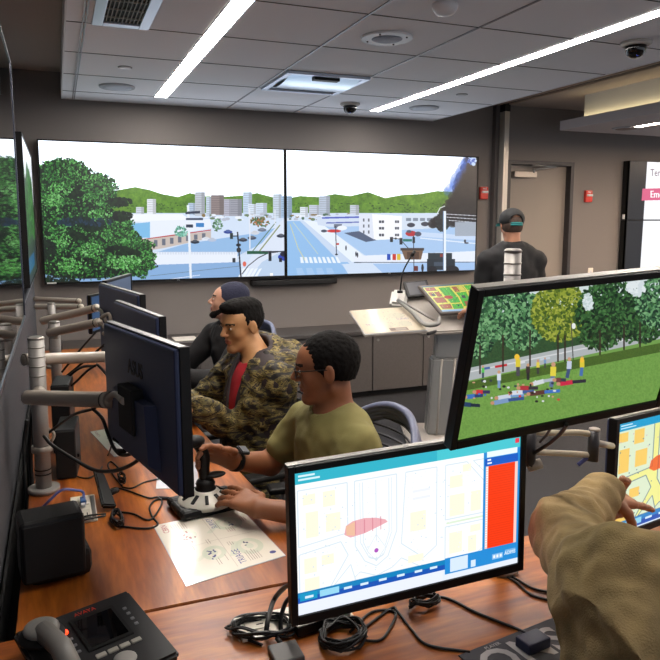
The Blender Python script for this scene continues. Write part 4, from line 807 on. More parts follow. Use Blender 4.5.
m = MB(); m.sphere((.028, -.01, .10), .022, (1.5, 1, .35)); m.build('hand_rest', blackp, t, local=True)
m = MB(); m.sphere((-.045, -.006, .222), .007); m.build('thumb_button', silver, t, local=True)
# ---- computer mat with large letters, keyboard, small box, adapter by the map monitor
a, b = on(462, 655), on(560, 616); ex = (b-a).normalized(); ey = Vector((-ex.y, ex.x, 0))*-1
M = Matrix(((ex.x, -ey.x, 0, a.x), (ex.y, -ey.y, 0, a.y), (0, 0, 1, Z), (0, 0, 0, 1))); t = thing('desk_mat', 'dark grey desk mat with large pale letters at the bottom edge', 'mat', mw=M)
lb(t, 'mat', (-.01, -.22, 0), (.42, 0, .003), mat('mat grey', (72, 72, 76), .8), .001)
MB().text('ONS', .105, Matrix.Translation((.115, -.06, .0034)), .0003, .002).build('lettering', mat('mat letters', (176, 172, 170), .7), t, local=True)
MB().text('PLAYER', .012, Matrix.Translation((.07, -.012, .0034)), .0003).build('small_lettering', mat('mat letters', (176, 172, 170), .7), t, local=True)
M2 = M @ Matrix.Translation((-.035, -.035, .004)) @ Matrix.Rotation(-.35, 4, 'Z'); t = thing('keypad', 'small black keypad with white marks at the bottom edge on the grey mat', 'keypad', mw=M2)
lb(t, 'body', (-.04, -.12, 0), (.06, 0, .010), blackp, .003)
for k in range(4): lb(t, 'key', (-.033+k*.023, -.022, .0095), (-.016+k*.023, -.006, .013), blackm, .001); MB().sphere((-.024+k*.023, -.013, .0132), .002, (1, 1, .3)).build('key_mark', whitem, t, local=True)
M3 = M @ Matrix.Translation((.108, -.035, .004)) ; t = thing('usb_hub', 'small dark blue plug box on the grey mat beside the beige jacket', 'hub', mw=M3)
lb(t, 'body', (.0, -.04, 0), (.06, .0, .022), mat('hub blue', (26, 34, 62), .4), .003); lb(t, 'port', (.01, .0, .006), (.022, .002, .014), silver)
t = thing('cable_adapter', 'small grey square adapter at the bottom edge by the cable tangle', 'adapter', on(285, 655)); a = on(286, 657)
B((a.x-.03, a.y-.03, Z), (a.x+.03, a.y+.03, Z+.014), .003).build('body', mat('adapter grey', (92, 90, 88), .5), t); MB().tube([(a.x, a.y+.03, Z+.008), (a.x-.003, a.y+.05, Z+.01)], .005).build('strain_relief', blackp, t)
# docking bar under the map monitor
a, b = on(298, 640), on(349, 622); t = thing('docking_bar', 'dark docking station with silver top under the left corner of the large map monitor', 'dock', a); w = MB()
q = [Vector((a.x, a.y, .765)), Vector((b.x, b.y, .765)), Vector((b.x+.0, b.y+.05, .765)), Vector((a.x, a.y+.05, .765))]
MB().slab(q, .022, .002).build('body', blackp, t); MB().slab([p+Vector((0, 0, .003)) for p in q], .003, .001).build('top_cover', silver, t)
MB().sphere(b+Vector((-.02, -.006, .02)), .005).build('green_lamp', mat('green lamp', (40, 150, 40), .4, emit=(60, 220, 50), strength=.8), t)
B((b.x-.012, b.y-.004, .744), (b.x+.002, b.y+.0, .764)).build('plug', whitem, t)
# stand foot of the map monitor's pole
t = thing('monitor_support', 'black support column behind the large map monitor', 'monitor stand', (.70, 1.30, Z))
B((.62, 1.335, Z), (.80, 1.43, Z+.012), .004).build('foot', blackm, t); MB().tube([(.70, 1.37, Z+.01), (.70, 1.34, .98), (.68, 1.27, .985)], .014).build('column', darkm, t)
# ---- cables
cab = mat('black cable', (14, 14, 15), .45); cabb = mat('blue cable', (84, 92, 160), .5)
def cable(label, pts, r=.0028, m=None, n=7):
    o = MB().tube(smooth(pts, n), r, 8).build('cable', m or cab); return tag(o, label, 'cable')
dz = lambda u, v, h=.003: on(u, v, .7405+h)
cable('thick black cable sagging in a bow from the silver pole to the nearest monitor', [dp(44, 436, 2.15), dp(52, 445, 2.12), dp(72, 458, 2.05), dp(95, 470, 1.95), dp(118, 470, 1.85), dp(138, 460, 1.78), dp(148, 445, 1.76)], .0055)
cable('black cable climbing from the pole to the joint of the nearest arm', [dp(43, 437, 2.2), dp(60, 424, 2.15), dp(75, 414, 2.0), dp(92, 409, 1.93), dp(100, 404, 1.9)], .0045)
cable('black cable hanging from the nearest arm down to the connector over the small chart', [dp(92, 408, 1.92), dp(102, 418, 1.9), dp(108, 434, 1.88), dp(114, 448, 1.86), dp(122, 455, 1.84), dp(134, 452, 1.8), dp(142, 440, 1.76)], .005)
t = thing('cable_connector', 'angular black display connector dangling over the smaller chart', 'connector', dp(120, 446, 1.85))
MB().tube([dp(114, 438, 1.85), dp(126, 445, 1.84)], .007).build('plug', blackp, t); MB().tube([dp(126, 445, 1.84), dp(125, 451, 1.84), dp(117, 451, 1.85)], .007).build('boot', blackp, t)
cable('thin black cable looping from the pole base across the desk', [dz(54, 446, .05), dz(60, 462, .02), dz(72, 474), dz(88, 478), dz(100, 470), dz(108, 455), dp(112, 445, 1.9)])
cable('thin black cable from the small bundle up towards the nearest monitor', [dz(122, 486), dz(114, 476), dz(108, 466), dz(112, 462), dz(124, 474)])
cable('thin black cable from the bundle to the clear sheet', [dz(122, 487), dz(132, 488), dz(145, 482), dz(163, 478)])
cable('thin black cable running from the plug to the joystick', [dz(106, 493), dz(114, 488), dz(126, 490), dz(140, 495), dz(150, 498), dz(158, 497), dz(172, 498)])
cable('thin black cable with a wide loop between joystick and coil', [dz(172, 499), dz(158, 499), dz(150, 506), dz(152, 516), dz(158, 524), dz(150, 528), dz(136, 528), dz(120, 526)])
cable('second thin black cable with a wide loop between joystick and coil', [dz(158, 497), dz(162, 502), dz(156, 514), dz(148, 520), dz(134, 514), dz(120, 512)])
cable('blue network cable arching from the loudspeaker to the outlet plate', [dp(42, 508, 2.0), dp(50, 500, 2.0), dp(62, 490, 2.02), dp(74, 490, 2.05), (.037, 2.14, .78), (.037, 2.13, .757)], .004, cabb)
cable('pair of black cables leaving the outlet plate, upper one', [dz(72, 524, .01), dz(80, 518, .012), dz(92, 515, .012), dz(106, 514, .01)])
cable('pair of black cables leaving the outlet plate, lower one', [dz(72, 527, .006), dz(82, 521, .01), dz(94, 518, .01), dz(106, 515.5, .008)])
def bundle(label, c, rx, ry, n, ang=0., r=.0025, h=.022):
    pts = []
    for k in range(n*8):
        a = k*2*PI/8; s = 1+random.uniform(-.22, .22); x = math.cos(a)*rx*s; y = math.sin(a)*ry*s; pts.append(Vector((c.x+x*math.cos(ang)-y*math.sin(ang), c.y+x*math.sin(ang)+y*math.cos(ang), Z+.004+random.uniform(0, h))))
    o = MB().tube(smooth(pts, 4), r, 6).build('cable_coil', cab); return tag(o, label, 'cable')
bundle('tightly tied coil of black cable near the big laminated chart', on(117, 523), .014, .045, 9, .1)
bundle('tiny tied coil of cable near the joystick cable', on(122, 482), .010, .03, 6, .1, .002)
bundle('coiled black cable left of the large map monitor', on(262, 632), .065, .035, 8, -.3)
bundle('dense tangle of black cables under the left part of the large map monitor', on(342, 640), .045, .04, 14, .4)
bundle('small tied coil of black cable under the middle of the large map monitor', on(425, 606), .035, .016, 8, .1)
cable('thick black cable rising behind the left edge of the large map monitor', [dz(266, 634, .01), dz(268, 620, .03), dp(274, 600, 1.5), dp(284, 588, 1.46), dp(292, 584, 1.42)], .0055)
cable('second thick black cable behind the left edge of the large map monitor', [dz(281, 632, .01), dz(281, 618, .03), dp(286, 602, 1.46), dp(294, 594, 1.43)], .005)
cable('thin black cable curling left of the coil by the large map monitor', [dz(285, 612), dz(262, 613), dz(240, 616), dz(232, 624), dz(240, 636), dz(262, 645)], .003)
cable('thin black cable running right across the front desk to the grey mat', [dz(428, 601), dz(438, 597), dz(452, 600), dz(475, 612), dz(500, 622), dz(524, 632), dz(535, 641)], .0032)
cable('thin black cable branching below the large map monitor towards the mat', [dz(350, 640), dz(372, 622), dz(392, 608), dz(398, 612), dz(412, 630), dz(428, 645), dz(470, 652)], .003)
cable('thin black cable leaving the tangle to the right and back', [dz(350, 632), dz(372, 612), dz(395, 612), dz(390, 628), dz(380, 640), dz(360, 640)], .003)
cable('thin black cable crossing the front desk at the right of the map monitor', [dz(505, 572), dz(518, 580), dz(532, 588), dz(548, 592)], .003)
cable('second thin black cable crossing at the right of the map monitor', [dz(500, 573), dz(516, 582), dz(530, 594), dz(548, 600)], .003)
cable('black cable curving down from the upper park monitor to the arm', [dp(567, 424, 1.4), dp(560, 434, 1.45), dp(548, 444, 1.5), dp(534, 453, 1.55)], .0045)
cable('thin black cable beside the curved one under the park monitor', [dp(551, 427, 1.4), dp(547, 434, 1.45), dp(540, 442, 1.52)], .003)
t = thing('cable_tip', 'loose blue-tipped cable end hanging by the right monitor arm', 'cable', dp(582, 460, 1.55))
MB().tube(smooth([dp(589, 457, 1.56), dp(584, 460, 1.56), dp(578, 465, 1.56)], 4), .0045).build('plug', cabb, t)
for k, (p, q_, r_, lb_) in enumerate((((62, 372, 3.2), (80, 350, 3.15), (96, 332, 3.05), 'upper black cable sagging below the far monitor arms'), ((64, 378, 3.0), (86, 360, 2.95), (104, 345, 2.9), 'middle black cable sagging below the far monitor arms'), ((60, 384, 2.7), (80, 368, 2.65), (95, 366, 2.5), 'lower black cable sagging below the far monitor arms'))):
    cable(lb_, [dp(*p), dp(*q_), dp(*r_)], .005)
cable('black cable bowing from the second arm to the partition', [dp(96, 365, 2.45), dp(86, 372, 2.5), (dp(72, 385, 2.6)), dp(60, 390, 2.7)], .0045)
cable('black cable bowing under the second arm to the right', [dp(97, 364, 2.45), dp(106, 374, 2.4), dp(112, 384, 2.35)], .0045)
cable('vertical black cable strapped along the thick silver pole', [dp(33, 500, 2.25), dp(31, 470, 2.25), dp(30, 440, 2.22), dp(33, 415, 2.2), dp(38, 402, 2.18)], .007)
cable('second vertical black cable beside the thick silver pole', [dp(27, 520, 2.2), dp(25, 480, 2.22), dp(24, 445, 2.25), dp(27, 420, 2.25)], .006)
t = thing('cable_clip', 'pale round cable clip halfway up the thick silver pole', 'clip', dp(43, 437, 2.25))
MB().tube(smooth([dp(38, 432, 2.24), dp(48, 429, 2.2), dp(54, 434, 2.2), dp(51, 441, 2.2), dp(42, 440, 2.22)], 5), .005).build('loop', armc, t); MB().cyl((-.076, 2.30, dp(43, 437, 2.3).z), .031, .02).build('collar', armc, t)
# ================================================================== LECTERN
t = thing('lectern', 'grey lectern on a slanted aluminium column before the right giant television', 'lectern', (dp(441, 430, 5.15).x, dp(441, 430, 5.15).y, 0))
lecm = mat('lectern grey', (168, 160, 152), .45); lecd = mat('lectern aluminium', (150, 148, 144), .4, metal=.5)
cb, ct = dp(441, 432, 5.15), dp(449, 318, 5.12); cb.z = .03
dxv = Vector((RT[0], RT[1], 0)); dyv = Vector((-RT[1], RT[0], 0))
def column(name, a, b, w, d, m):
    q = [a-dxv*w/2-dyv*d/2, a+dxv*w/2-dyv*d/2, a+dxv*w/2+dyv*d/2, a-dxv*w/2+dyv*d/2]; p = [x+(b-a) for x in q]; t2 = bmesh.new(); A = [t2.verts.new(x) for x in q]; Bq = [t2.verts.new(x) for x in p]
    t2.faces.new(A[::-1]); t2.faces.new(Bq)
    for i in range(4): t2.faces.new((A[i], A[(i+1) % 4], Bq[(i+1) % 4], Bq[i]))
    bmesh.ops.recalc_face_normals(t2, faces=t2.faces); bmesh.ops.bevel(t2, geom=t2.edges[:], offset=.012, segments=2, affect='EDGES'); m_ = MB(); m_._add(t2)
    return m_.build(name, m, t)
cm_ = cb.lerp(ct, .66)
column('lower_column', cb, cm_, .235, .15, lecd); column('upper_column', cm_, ct, .19, .11, lecd)
m = MB(); s = (ct-cb)
for k in (-.045, .05): m.tube([cb+dxv*k-dyv*.077, cm_+dxv*k-dyv*.077], .008, 8)
m.build('column_ribs', lecm, t)
m = MB(); m.slab([Vector((p.x, p.y, .03)) for p in (cb-dxv*.28-dyv*.24, cb+dxv*.28-dyv*.24, cb+dxv*.28+dyv*.24, cb-dxv*.28+dyv*.24)], .028, .008); m.build('base', lecm, t)
tr = [dp(421, 333, 4.92), dp(484, 326, 4.95), dp(494, 288, 5.35), dp(392, 291, 5.35)]
tr[1].z = tr[0].z+.02; m = MB(); m.slab(tr, .035, .01); m.build('tray', lecm, t)
m = MB(); m.tube(smooth([dp(398, 300, 5.1), dp(412, 312, 4.98), dp(424, 324, 4.86), dp(437, 324, 4.82), dp(440, 318, 4.84)], 6), .016, 10); m.build('edge_bumper', lecd, t)
m = MB(); m.slab([dp(389, 303, 5.15), dp(405, 304, 5.12), dp(409, 289, 5.3), dp(392, 288, 5.3)], .07, .02); m.build('microphone_block', mat('block white', (190, 186, 180), .4), t)
m = MB(); m.tube([dp(399, 300, 5.08), dp(434, 320, 4.86)], .009, 8); m.build('rail', silver, t)
# touch screen on the lectern
Q = [dp(418, 285.5, 5.12), dp(477, 281, 5.16), dp(492, 311, 5.0), dp(441, 313.5, 4.96)]
lt = thing('touch_screen', 'tilted touch screen with a green and red street map on the lectern', 'screen', Q[3])
m = MB(); m.slab([Q[3], Q[2], Q[1], Q[0]], .03, .004); m.build('frame', mat('screen frame grey', (92, 84, 80), .4), lt)
def lecmap(c):
    c.rect(0, 0, 100, 60, (232, 226, 90)); g, r_, y_ = (74, 190, 60), (176, 92, 60), (222, 208, 90)
    for x0, y0, x1, y1, col in ((2, 4, 20, 12, r_), (2, 15, 11, 24, r_), (13, 15, 22, 26, r_), (3, 28, 22, 40, r_), (4, 44, 24, 54, r_), (27, 6, 47, 42, g), (27, 45, 48, 55, g), (51, 6, 60, 18, r_), (51, 20, 70, 50, g), (62, 5, 72, 16, y_), (56, 40, 68, 50, r_), (75, 5, 96, 16, g), (75, 19, 84, 28, r_), (75, 31, 96, 52, g), (86, 19, 96, 28, g)): c.rect(x0, y0, x1, y1, col); c.line([(x0, y0), (x1, y0), (x1, y1), (x0, y1), (x0, y0)], .5, (60, 110, 40))
    for _ in range(160): c.ell(random.uniform(2, 98), random.uniform(4, 54), .8, .6, random.choice([(40, 120, 40), (120, 60, 40), (230, 220, 120), (60, 160, 60)]))
    c.line([(37, 6), (37, 40)], .7, (40, 120, 50)); c.line([(30, 8), (30, 32), (37, 40), (44, 32), (44, 8)], .7, (40, 120, 50)); c.ell(31, 29, 8, 4, (186, 60, 50)); c.ell(40, 48, 2, 1.6, (30, 70, 80)); c.rect(5, 18, 11, 24, (60, 66, 60)); c.rect(56, 27, 64, 33, (60, 70, 80))
    c.rect(0, 0, 100, 3, (40, 90, 110)); c.rect(0, 56, 100, 60, (150, 190, 226))
c = Canvas(0, 0, 100, 60, 8, (0, 0, 0)); lecmap(c)
ce = sum(Q, Vector())/4; n = (Q[2]-Q[3]).cross(Q[0]-Q[3]).normalized()
quad('screen', [ce+(p-ce)*.9+n*.002 for p in Q], screen_mat('lectern screen', image('lectern map', c.a), .8), lt)
t = thing('control_tablet', 'small black framed control tablet standing on the lectern by the microphone', 'tablet', dp(412, 300, 5.2))
Q = [dp(403, 282, 5.34), dp(427, 279.5, 5.36), dp(432, 295, 5.22), dp(408, 297, 5.2)]; m = MB(); m.slab([Q[3], Q[2], Q[1], Q[0]], .02, .003); m.build('frame', blackp, t)
ce = sum(Q, Vector())/4; n = (Q[2]-Q[3]).cross(Q[0]-Q[3]).normalized(); quad('screen', [ce+(p-ce)*.8+n*.002 for p in Q], mat('tablet glass', (80, 80, 84), .2), t)
t = thing('microphone', 'black gooseneck microphone bending up from the lectern', 'microphone', dp(400, 292, 5.2))
a = [dp(400, 293, 5.2), dp(401, 284, 5.2), dp(403, 272, 5.2), dp(409, 260, 5.2), dp(415, 251, 5.2)]
MB().tube([a[0], a[0]+Vector((0, 0, .02))], .022, 14).build('base', blackp, t); MB().tube(smooth(a, 5), .006, 8).build('neck', blackp, t); MB().tube([a[3].lerp(a[4], .4), a[4]], .013, 10).build('capsule', blackm, t)
Q = [dp(349, 312, 5.02), dp(405, 308, 5.1), dp(428, 331, 4.86), dp(365, 335.5, 4.8)]
t = thing('lectern_wing', 'flat side wing of the lectern under the printed chart', 'shelf', Q[3]); m = MB(); m.slab([p-Vector((0, 0, .004)) for p in (Q[3], Q[2], Q[1], Q[0])], .014, .003); m.build('board', lecm, t)
m = MB(); m.tube([Q[2]-Vector((0, 0, .02)), dp(440, 330, 5.0)], .012); m.build('bracket', darkm, t)
def lecchart(c):
    c.rect(0, 0, 150, 100, (190, 178, 156)); gn = (164, 164, 144)
    for x, y, rx, ry in ((46, 30, 22, 14), (110, 34, 20, 12), (60, 70, 24, 14), (112, 70, 16, 12)): c.ell(x, y, rx, ry, gn, .7)
    c.text('TRIAGE', 34, 66, 11, (50, 58, 110)); c.text('SURVEY', 118, 50, 9, (60, 66, 120)); c.rect(64, 84, 108, 96, (90, 70, 60)); c.rect(78, 86, 104, 94, (140, 130, 120))
    for _ in range(60): c.ell(random.uniform(40, 140), random.uniform(10, 80), 1.2, .9, (110, 90, 100))
q = Q; sh = thing('laminated_sheet', 'large glossy printed chart lying on the left wing of the lectern', 'sheet', Q[3]); m = MB(); m.slab([p+Vector((0, 0, .003)) for p in (Q[3], Q[2], Q[1], Q[0])], .002); m.build('lamination', mat('clear film edge', (200, 200, 206), .15), sh)
c = Canvas(0, 0, 150, 100, 6, (0, 0, 0)); lecchart(c); ce = sum(Q, Vector())/4; quad('print', [ce+(p-ce)*.985+Vector((0, 0, .010)) for p in Q], print_mat('lectern print', image('lectern print', c.a), .5, .15), sh)
# ================================================================== CHAIRS
rimm = mat('chair rim blue grey', (92, 98, 124), .4); netm = mat('chair mesh', (26, 26, 30), .8); slatm = mat('chair slats', (56, 56, 62), .6)
def chair(label):
    t = thing('office_chair', label, 'chair', group='mesh back office chairs')
    m = MB(); m.box((0, .0, .46), (.48, .46, .07), bev=.03); m.build('seat', netm, t, local=True)
    def bp(x, z, o=0): return Vector((x, -.20-.06*(1-(x/.23)**2)-(z-.5)*.06-o, z))
    m = MB(); P_ = [bp(-.23+.46*k/16, 1.0-.065*abs((k-8)/8)**2.4, .0) for k in range(17)]
    for o in (0, .012, .024, .036): m.tube([p+Vector((0, .006-o*.3, -o)) for p in P_], .013, 8)
    m.build('top_rail', rimm, t, local=True)
    for sx in (-1, 1): m = MB(); m.tube([bp(sx*.228, .94), bp(sx*.222, .8), bp(sx*.20, .62), bp(sx*.15, .52)], .013, 10); m.build('side_rail', blackp, t, local=True)
    for k in range(14):
        z = .94-.031*k; wd_ = .225 - max(0, .8-z)*.12; m = MB(); m.tube([bp(-wd_+2*wd_*j/10, z+.01*(1-abs(j-5)/5)) for j in range(11)], .0042, 6); m.build('back_slat', slatm, t, local=True)
    m = MB(); m.tube([(0, -.28, .6), (0, -.29, .45), (0, -.1, .41)], .022); m.build('back_support', blackp, t, local=True)
    for sx in (-1, 1):
        m = MB(); m.tube([(sx*.27, -.05, .43), (sx*.29, -.06, .55), (sx*.28, -.05, .66)], .014); m.build('arm_post', mat('chair arm grey', (150, 148, 146), .4, metal=.3), t, local=True)
        m = MB(); m.box((sx*.28, -.01, .672), (.07, .22, .025), bev=.01); m.build('armrest', blackp, t, local=True)
    m = MB(); m.cyl((0, 0, .27), .026, .32); m.build('gas_lift', darkm, t, local=True)
    m = MB()
    for k in range(5): a = k*2*PI/5; m.tube([(0, 0, .12), (math.cos(a)*.28, math.sin(a)*.28, .075)], .022, 10, .014)
    m.build('star_base', alumd, t, local=True)
    for k in range(5): a = k*2*PI/5; m = MB(); m.cyl((math.cos(a)*.29, math.sin(a)*.29, .03), .03, .04, 16, axis='X'); m.build('caster', blackp, t, local=True)
    return t
def put(o, x, y, deg): o.matrix_world = Matrix.Translation((x, y, 0)) @ Matrix.Rotation(math.radians(deg), 4, 'Z'); return o
ch = chair('mesh back office chair behind the man in the olive t-shirt'); put(ch, .72, 1.92, 86)
put(copy_tree(ch, label='mesh back office chair behind the man in the camouflage jacket'), .64, 2.61, 100)
put(copy_tree(ch, label='mesh back office chair behind the man in the black hood, farthest of the row'), .86, 3.87, 98)
put(copy_tree(ch, label='office chair under the person in the beige jacket at the bottom right'), 1.12, .50, 15)
# ================================================================== PEOPLE
import openvdb
class Field:
    def __init__(s, lo, hi, vox):
        s.lo = np.array(lo, np.float32); s.vox = vox; s.n = np.ceil((np.array(hi)-s.lo)/vox).astype(int)+1; s.a = np.full(s.n, .2, np.float32)
    def region(s, lo, hi):
        i0 = np.maximum(np.floor((np.array(lo)-s.lo)/s.vox).astype(int), 0); i1 = np.minimum(np.ceil((np.array(hi)-s.lo)/s.vox).astype(int)+1, s.n)
        if (i1 <= i0).any(): return None
        ax = [s.lo[k]+np.arange(i0[k], i1[k], dtype=np.float32)*s.vox for k in range(3)]
        return tuple(slice(i0[k], i1[k]) for k in range(3)), (ax[0][:, None, None], ax[1][None, :, None], ax[2][None, None, :])
    def prim(s, P, inf=0., k=None, sub=False):
        k = P['k'] if k is None else k; m = k+inf+.02; lo, hi = P['box']; r = s.region(lo-m, hi+m)
        if r is None: return
        sl, (X, Y, Z_) = r; d = P['f'](X, Y, Z_)-inf; a = s.a[sl]
        if sub:
            d = -d; h = np.clip(.5-.5*(d-a)/k, 0, 1); s.a[sl] = d*(1-h)+a*h+k*h*(1-h) if k > 1e-4 else np.maximum(a, d)
        else:
            h = np.clip(.5+.5*(a-d)/k, 0, 1); s.a[sl] = a*(1-h)+d*h-k*h*(1-h)
    def mesh(s, name):
        g = openvdb.FloatGrid(.2); g.copyFromArray(s.a); v, t_, q = g.convertToPolygons(isovalue=0., adaptivity=0.)
        v = np.asarray(v, float)*s.vox+s.lo; fs = [tuple(int(i) for i in f) for f in q]+[tuple(int(i) for i in f) for f in t_]
        me = bpy.data.meshes.new(name); me.from_pydata(v.tolist(), [], fs); bm = bmesh.new(); bm.from_mesh(me)
        # keep the biggest connected piece only
        seen = set(); best = []
        bm.verts.ensure_lookup_table()
        for v0 in bm.verts:
            if v0.index in seen: continue
            st_ = [v0]; seen.add(v0.index); comp = []
            while st_:
                x = st_.pop(); comp.append(x)
                for e in x.link_edges:
                    y = e.other_vert(x)
                    if y.index not in seen: seen.add(y.index); st_.append(y)
            if len(comp) > len(best): best = comp
        keep = set(x.index for x in best); bmesh.ops.delete(bm, geom=[x for x in bm.verts if x.index not in keep], context='VERTS')
        bmesh.ops.recalc_face_normals(bm, faces=bm.faces)
        for f in bm.faces: f.smooth = True
        bm.to_mesh(me); bm.free(); return me
def rc(a, b, r1, r2, tag_='', k=.02):
    a, b = np.array(a, float), np.array(b, float); ab = b-a; L2 = float(ab@ab)+1e-9; R = max(r1, r2)
    def f(X, Y, Z_):
        x, y, z = X-a[0], Y-a[1], Z_-a[2]; t = np.clip((x*ab[0]+y*ab[1]+z*ab[2])/L2, 0, 1)
        return np.sqrt((x-t*ab[0])**2+(y-t*ab[1])**2+(z-t*ab[2])**2)-(r1+(r2-r1)*t)
    return dict(f=f, box=(np.minimum(a, b)-R, np.maximum(a, b)+R), tag=tag_, k=k)
def el(c, ax, rad, tag_='', k=.02):
    c = np.array(c, float); A = [np.array(v, float) for v in ax]; rr = max(rad)
    def f(X, Y, Z_):
        x, y, z = X-c[0], Y-c[1], Z_-c[2]; k0 = 0; k1 = 0
        for v, r in zip(A, rad): u = x*v[0]+y*v[1]+z*v[2]; k0 = k0+(u/r)**2; k1 = k1+(u/(r*r))**2
        k0 = np.sqrt(k0)+1e-6; k1 = np.sqrt(k1)+1e-6; return k0*(k0-1)/k1
    return dict(f=f, box=(c-rr, c+rr), tag=tag_, k=k)
V = lambda *a: np.array(a, float)
def nrm(v): v = np.array(v, float); return v/np.linalg.norm(v)
def head_prims(c, f, u, s=1.):
    f = nrm(f); l = nrm(np.cross(u, f)); u = np.cross(f, l); A = (f, l, u)
    p = lambda x, y, z: c+s*(f*x+l*y+u*z)
    P = [el(p(-.014, 0, .036), A, (.098*s, .077*s, .084*s), 'skull', .02), el(p(.026, 0, -.02), A, (.062*s, .056*s, .088*s), 'face', .02),
         el(p(.045, 0, .035), A, (.046*s, .058*s, .05*s), 'face', .02), rc(p(-.01, .046, -.055), p(.064, .012, -.094), .020*s, .017*s, 'face', .018), rc(p(-.01, -.046, -.055), p(.064, -.012, -.094), .020*s, .017*s, 'face', .018),
         el(p(.068, 0, -.093), A, (.020*s, .022*s, .017*s), 'face', .014), el(p(.052, .038, -.018), A, (.026*s, .022*s, .026*s), 'face', .015), el(p(.052, -.038, -.018), A, (.026*s, .022*s, .026*s), 'face', .015),
         rc(p(.080, .034, .028), p(.088, .010, .026), .009*s, .009*s, 'face', .012), rc(p(.080, -.034, .028), p(.088, -.010, .026), .009*s, .009*s, 'face', .012)]
    S_ = [el(p(.099, .030, .008), A, (.019*s, .017*s, .010*s), 'socket', .012), el(p(.099, -.030, .008), A, (.019*s, .017*s, .010*s), 'socket', .012)]
    Q = [rc(p(.086, 0, .018), p(.109, 0, -.018), .0075*s, .0105*s, 'nose', .008), el(p(.098, .011, -.024), A, (.010*s, .008*s, .007*s), 'nose', .006), el(p(.098, -.011, -.024), A, (.010*s, .008*s, .007*s), 'nose', .006),
         el(p(.081, 0, -.049), A, (.014*s, .023*s, .0065*s), 'lip', .005), el(p(.079, 0, -.061), A, (.014*s, .020*s, .0075*s), 'lip', .005),
         el(p(.0755, .030, .0075), A, (.013*s, .0145*s, .012*s), 'eye', .004), el(p(.0755, -.030, .0075), A, (.013*s, .0145*s, .012*s), 'eye', .004)]
    for y in (1, -1):
        Q.append(el(p(-.008, y*.079, -.002), (nrm(f*.95+l*y*-.3), nrm(l*y+f*.3), u), (.019*s, .008*s, .031*s), 'ear', .006))
    E_ = [el(p(-.002, y*.088, .0), (f, l, u), (.010*s, .006*s, .018*s), 'socket', .005) for y in (1, -1)]
    M_ = [rc(p(.096, .016, -.0555), p(.096, -.016, -.0555), .0025*s, .0025*s, 'mouth', .003)]
    return P, S_, Q, E_+M_, (p, f, l, u)
def hand_prims(w, d, n, side, curl=(.3, .3, .35, .4), s=1., thumb=.6, spread=.06):
    """w wrist, d direction, n palm normal, side = direction of the thumb side; curl per joint"""
    d = nrm(d); n = nrm(n-d*np.dot(n, d)); side_ = nrm(side-d*np.dot(side, d)-n*np.dot(side, n)); P = []
    k = .008
    for i, (off, L) in enumerate(((.030, .086), (.010, .090), (-.010, .085), (-.029, .076))):
        a = w+side_*off*.55*s; b = w+d*.088*s*(1-.04*i)+side_*off*s; P.append(rc(a, b, .016*s, .0125*s, 'hand', .014))
        dd = nrm(d+side_*(1.5-i)*spread); cur = b; c_ = curl[i] if isinstance(curl, (tuple, list)) else curl; r = .0098*s
        for j, fr in enumerate((.48, .29, .23)):
            ang = c_*(1.0 if j == 0 else 1.15); dd = nrm(dd*math.cos(ang)+n*math.sin(ang)); n_ = n
            nx = cur+dd*L*fr*s; P.append(rc(cur, nx, r, r*.9, 'hand', .005)); cur = nx; r *= .9
            n = nrm(n-dd*np.dot(n, dd)) if j < 2 else n
        n = n_; n = nrm(n-d*np.dot(n, d))
    tb = w+d*.022*s+side_*.024*s; t1 = tb+nrm(d*.7+side_*.75+n*.35)*.042*s; t2 = t1+nrm(d*.95+side_*.25+n*thumb)*.032*s; t3 = t2+nrm(d*1+n*thumb)*.026*s
    P += [rc(tb, t1, .016*s, .0125*s, 'hand', .01), rc(t1, t2, .0115*s, .0105*s, 'hand', .006), rc(t2, t3, .0105*s, .009*s, 'hand', .005)]
    return P
def skin_mats(name, col, lip):
    return [mat(name, col, .55, var=.12, scale=25, bump=.15, bscale=400), mat(name+' lips', lip, .5), mat(name+' brow', (24, 18, 16), .8)]
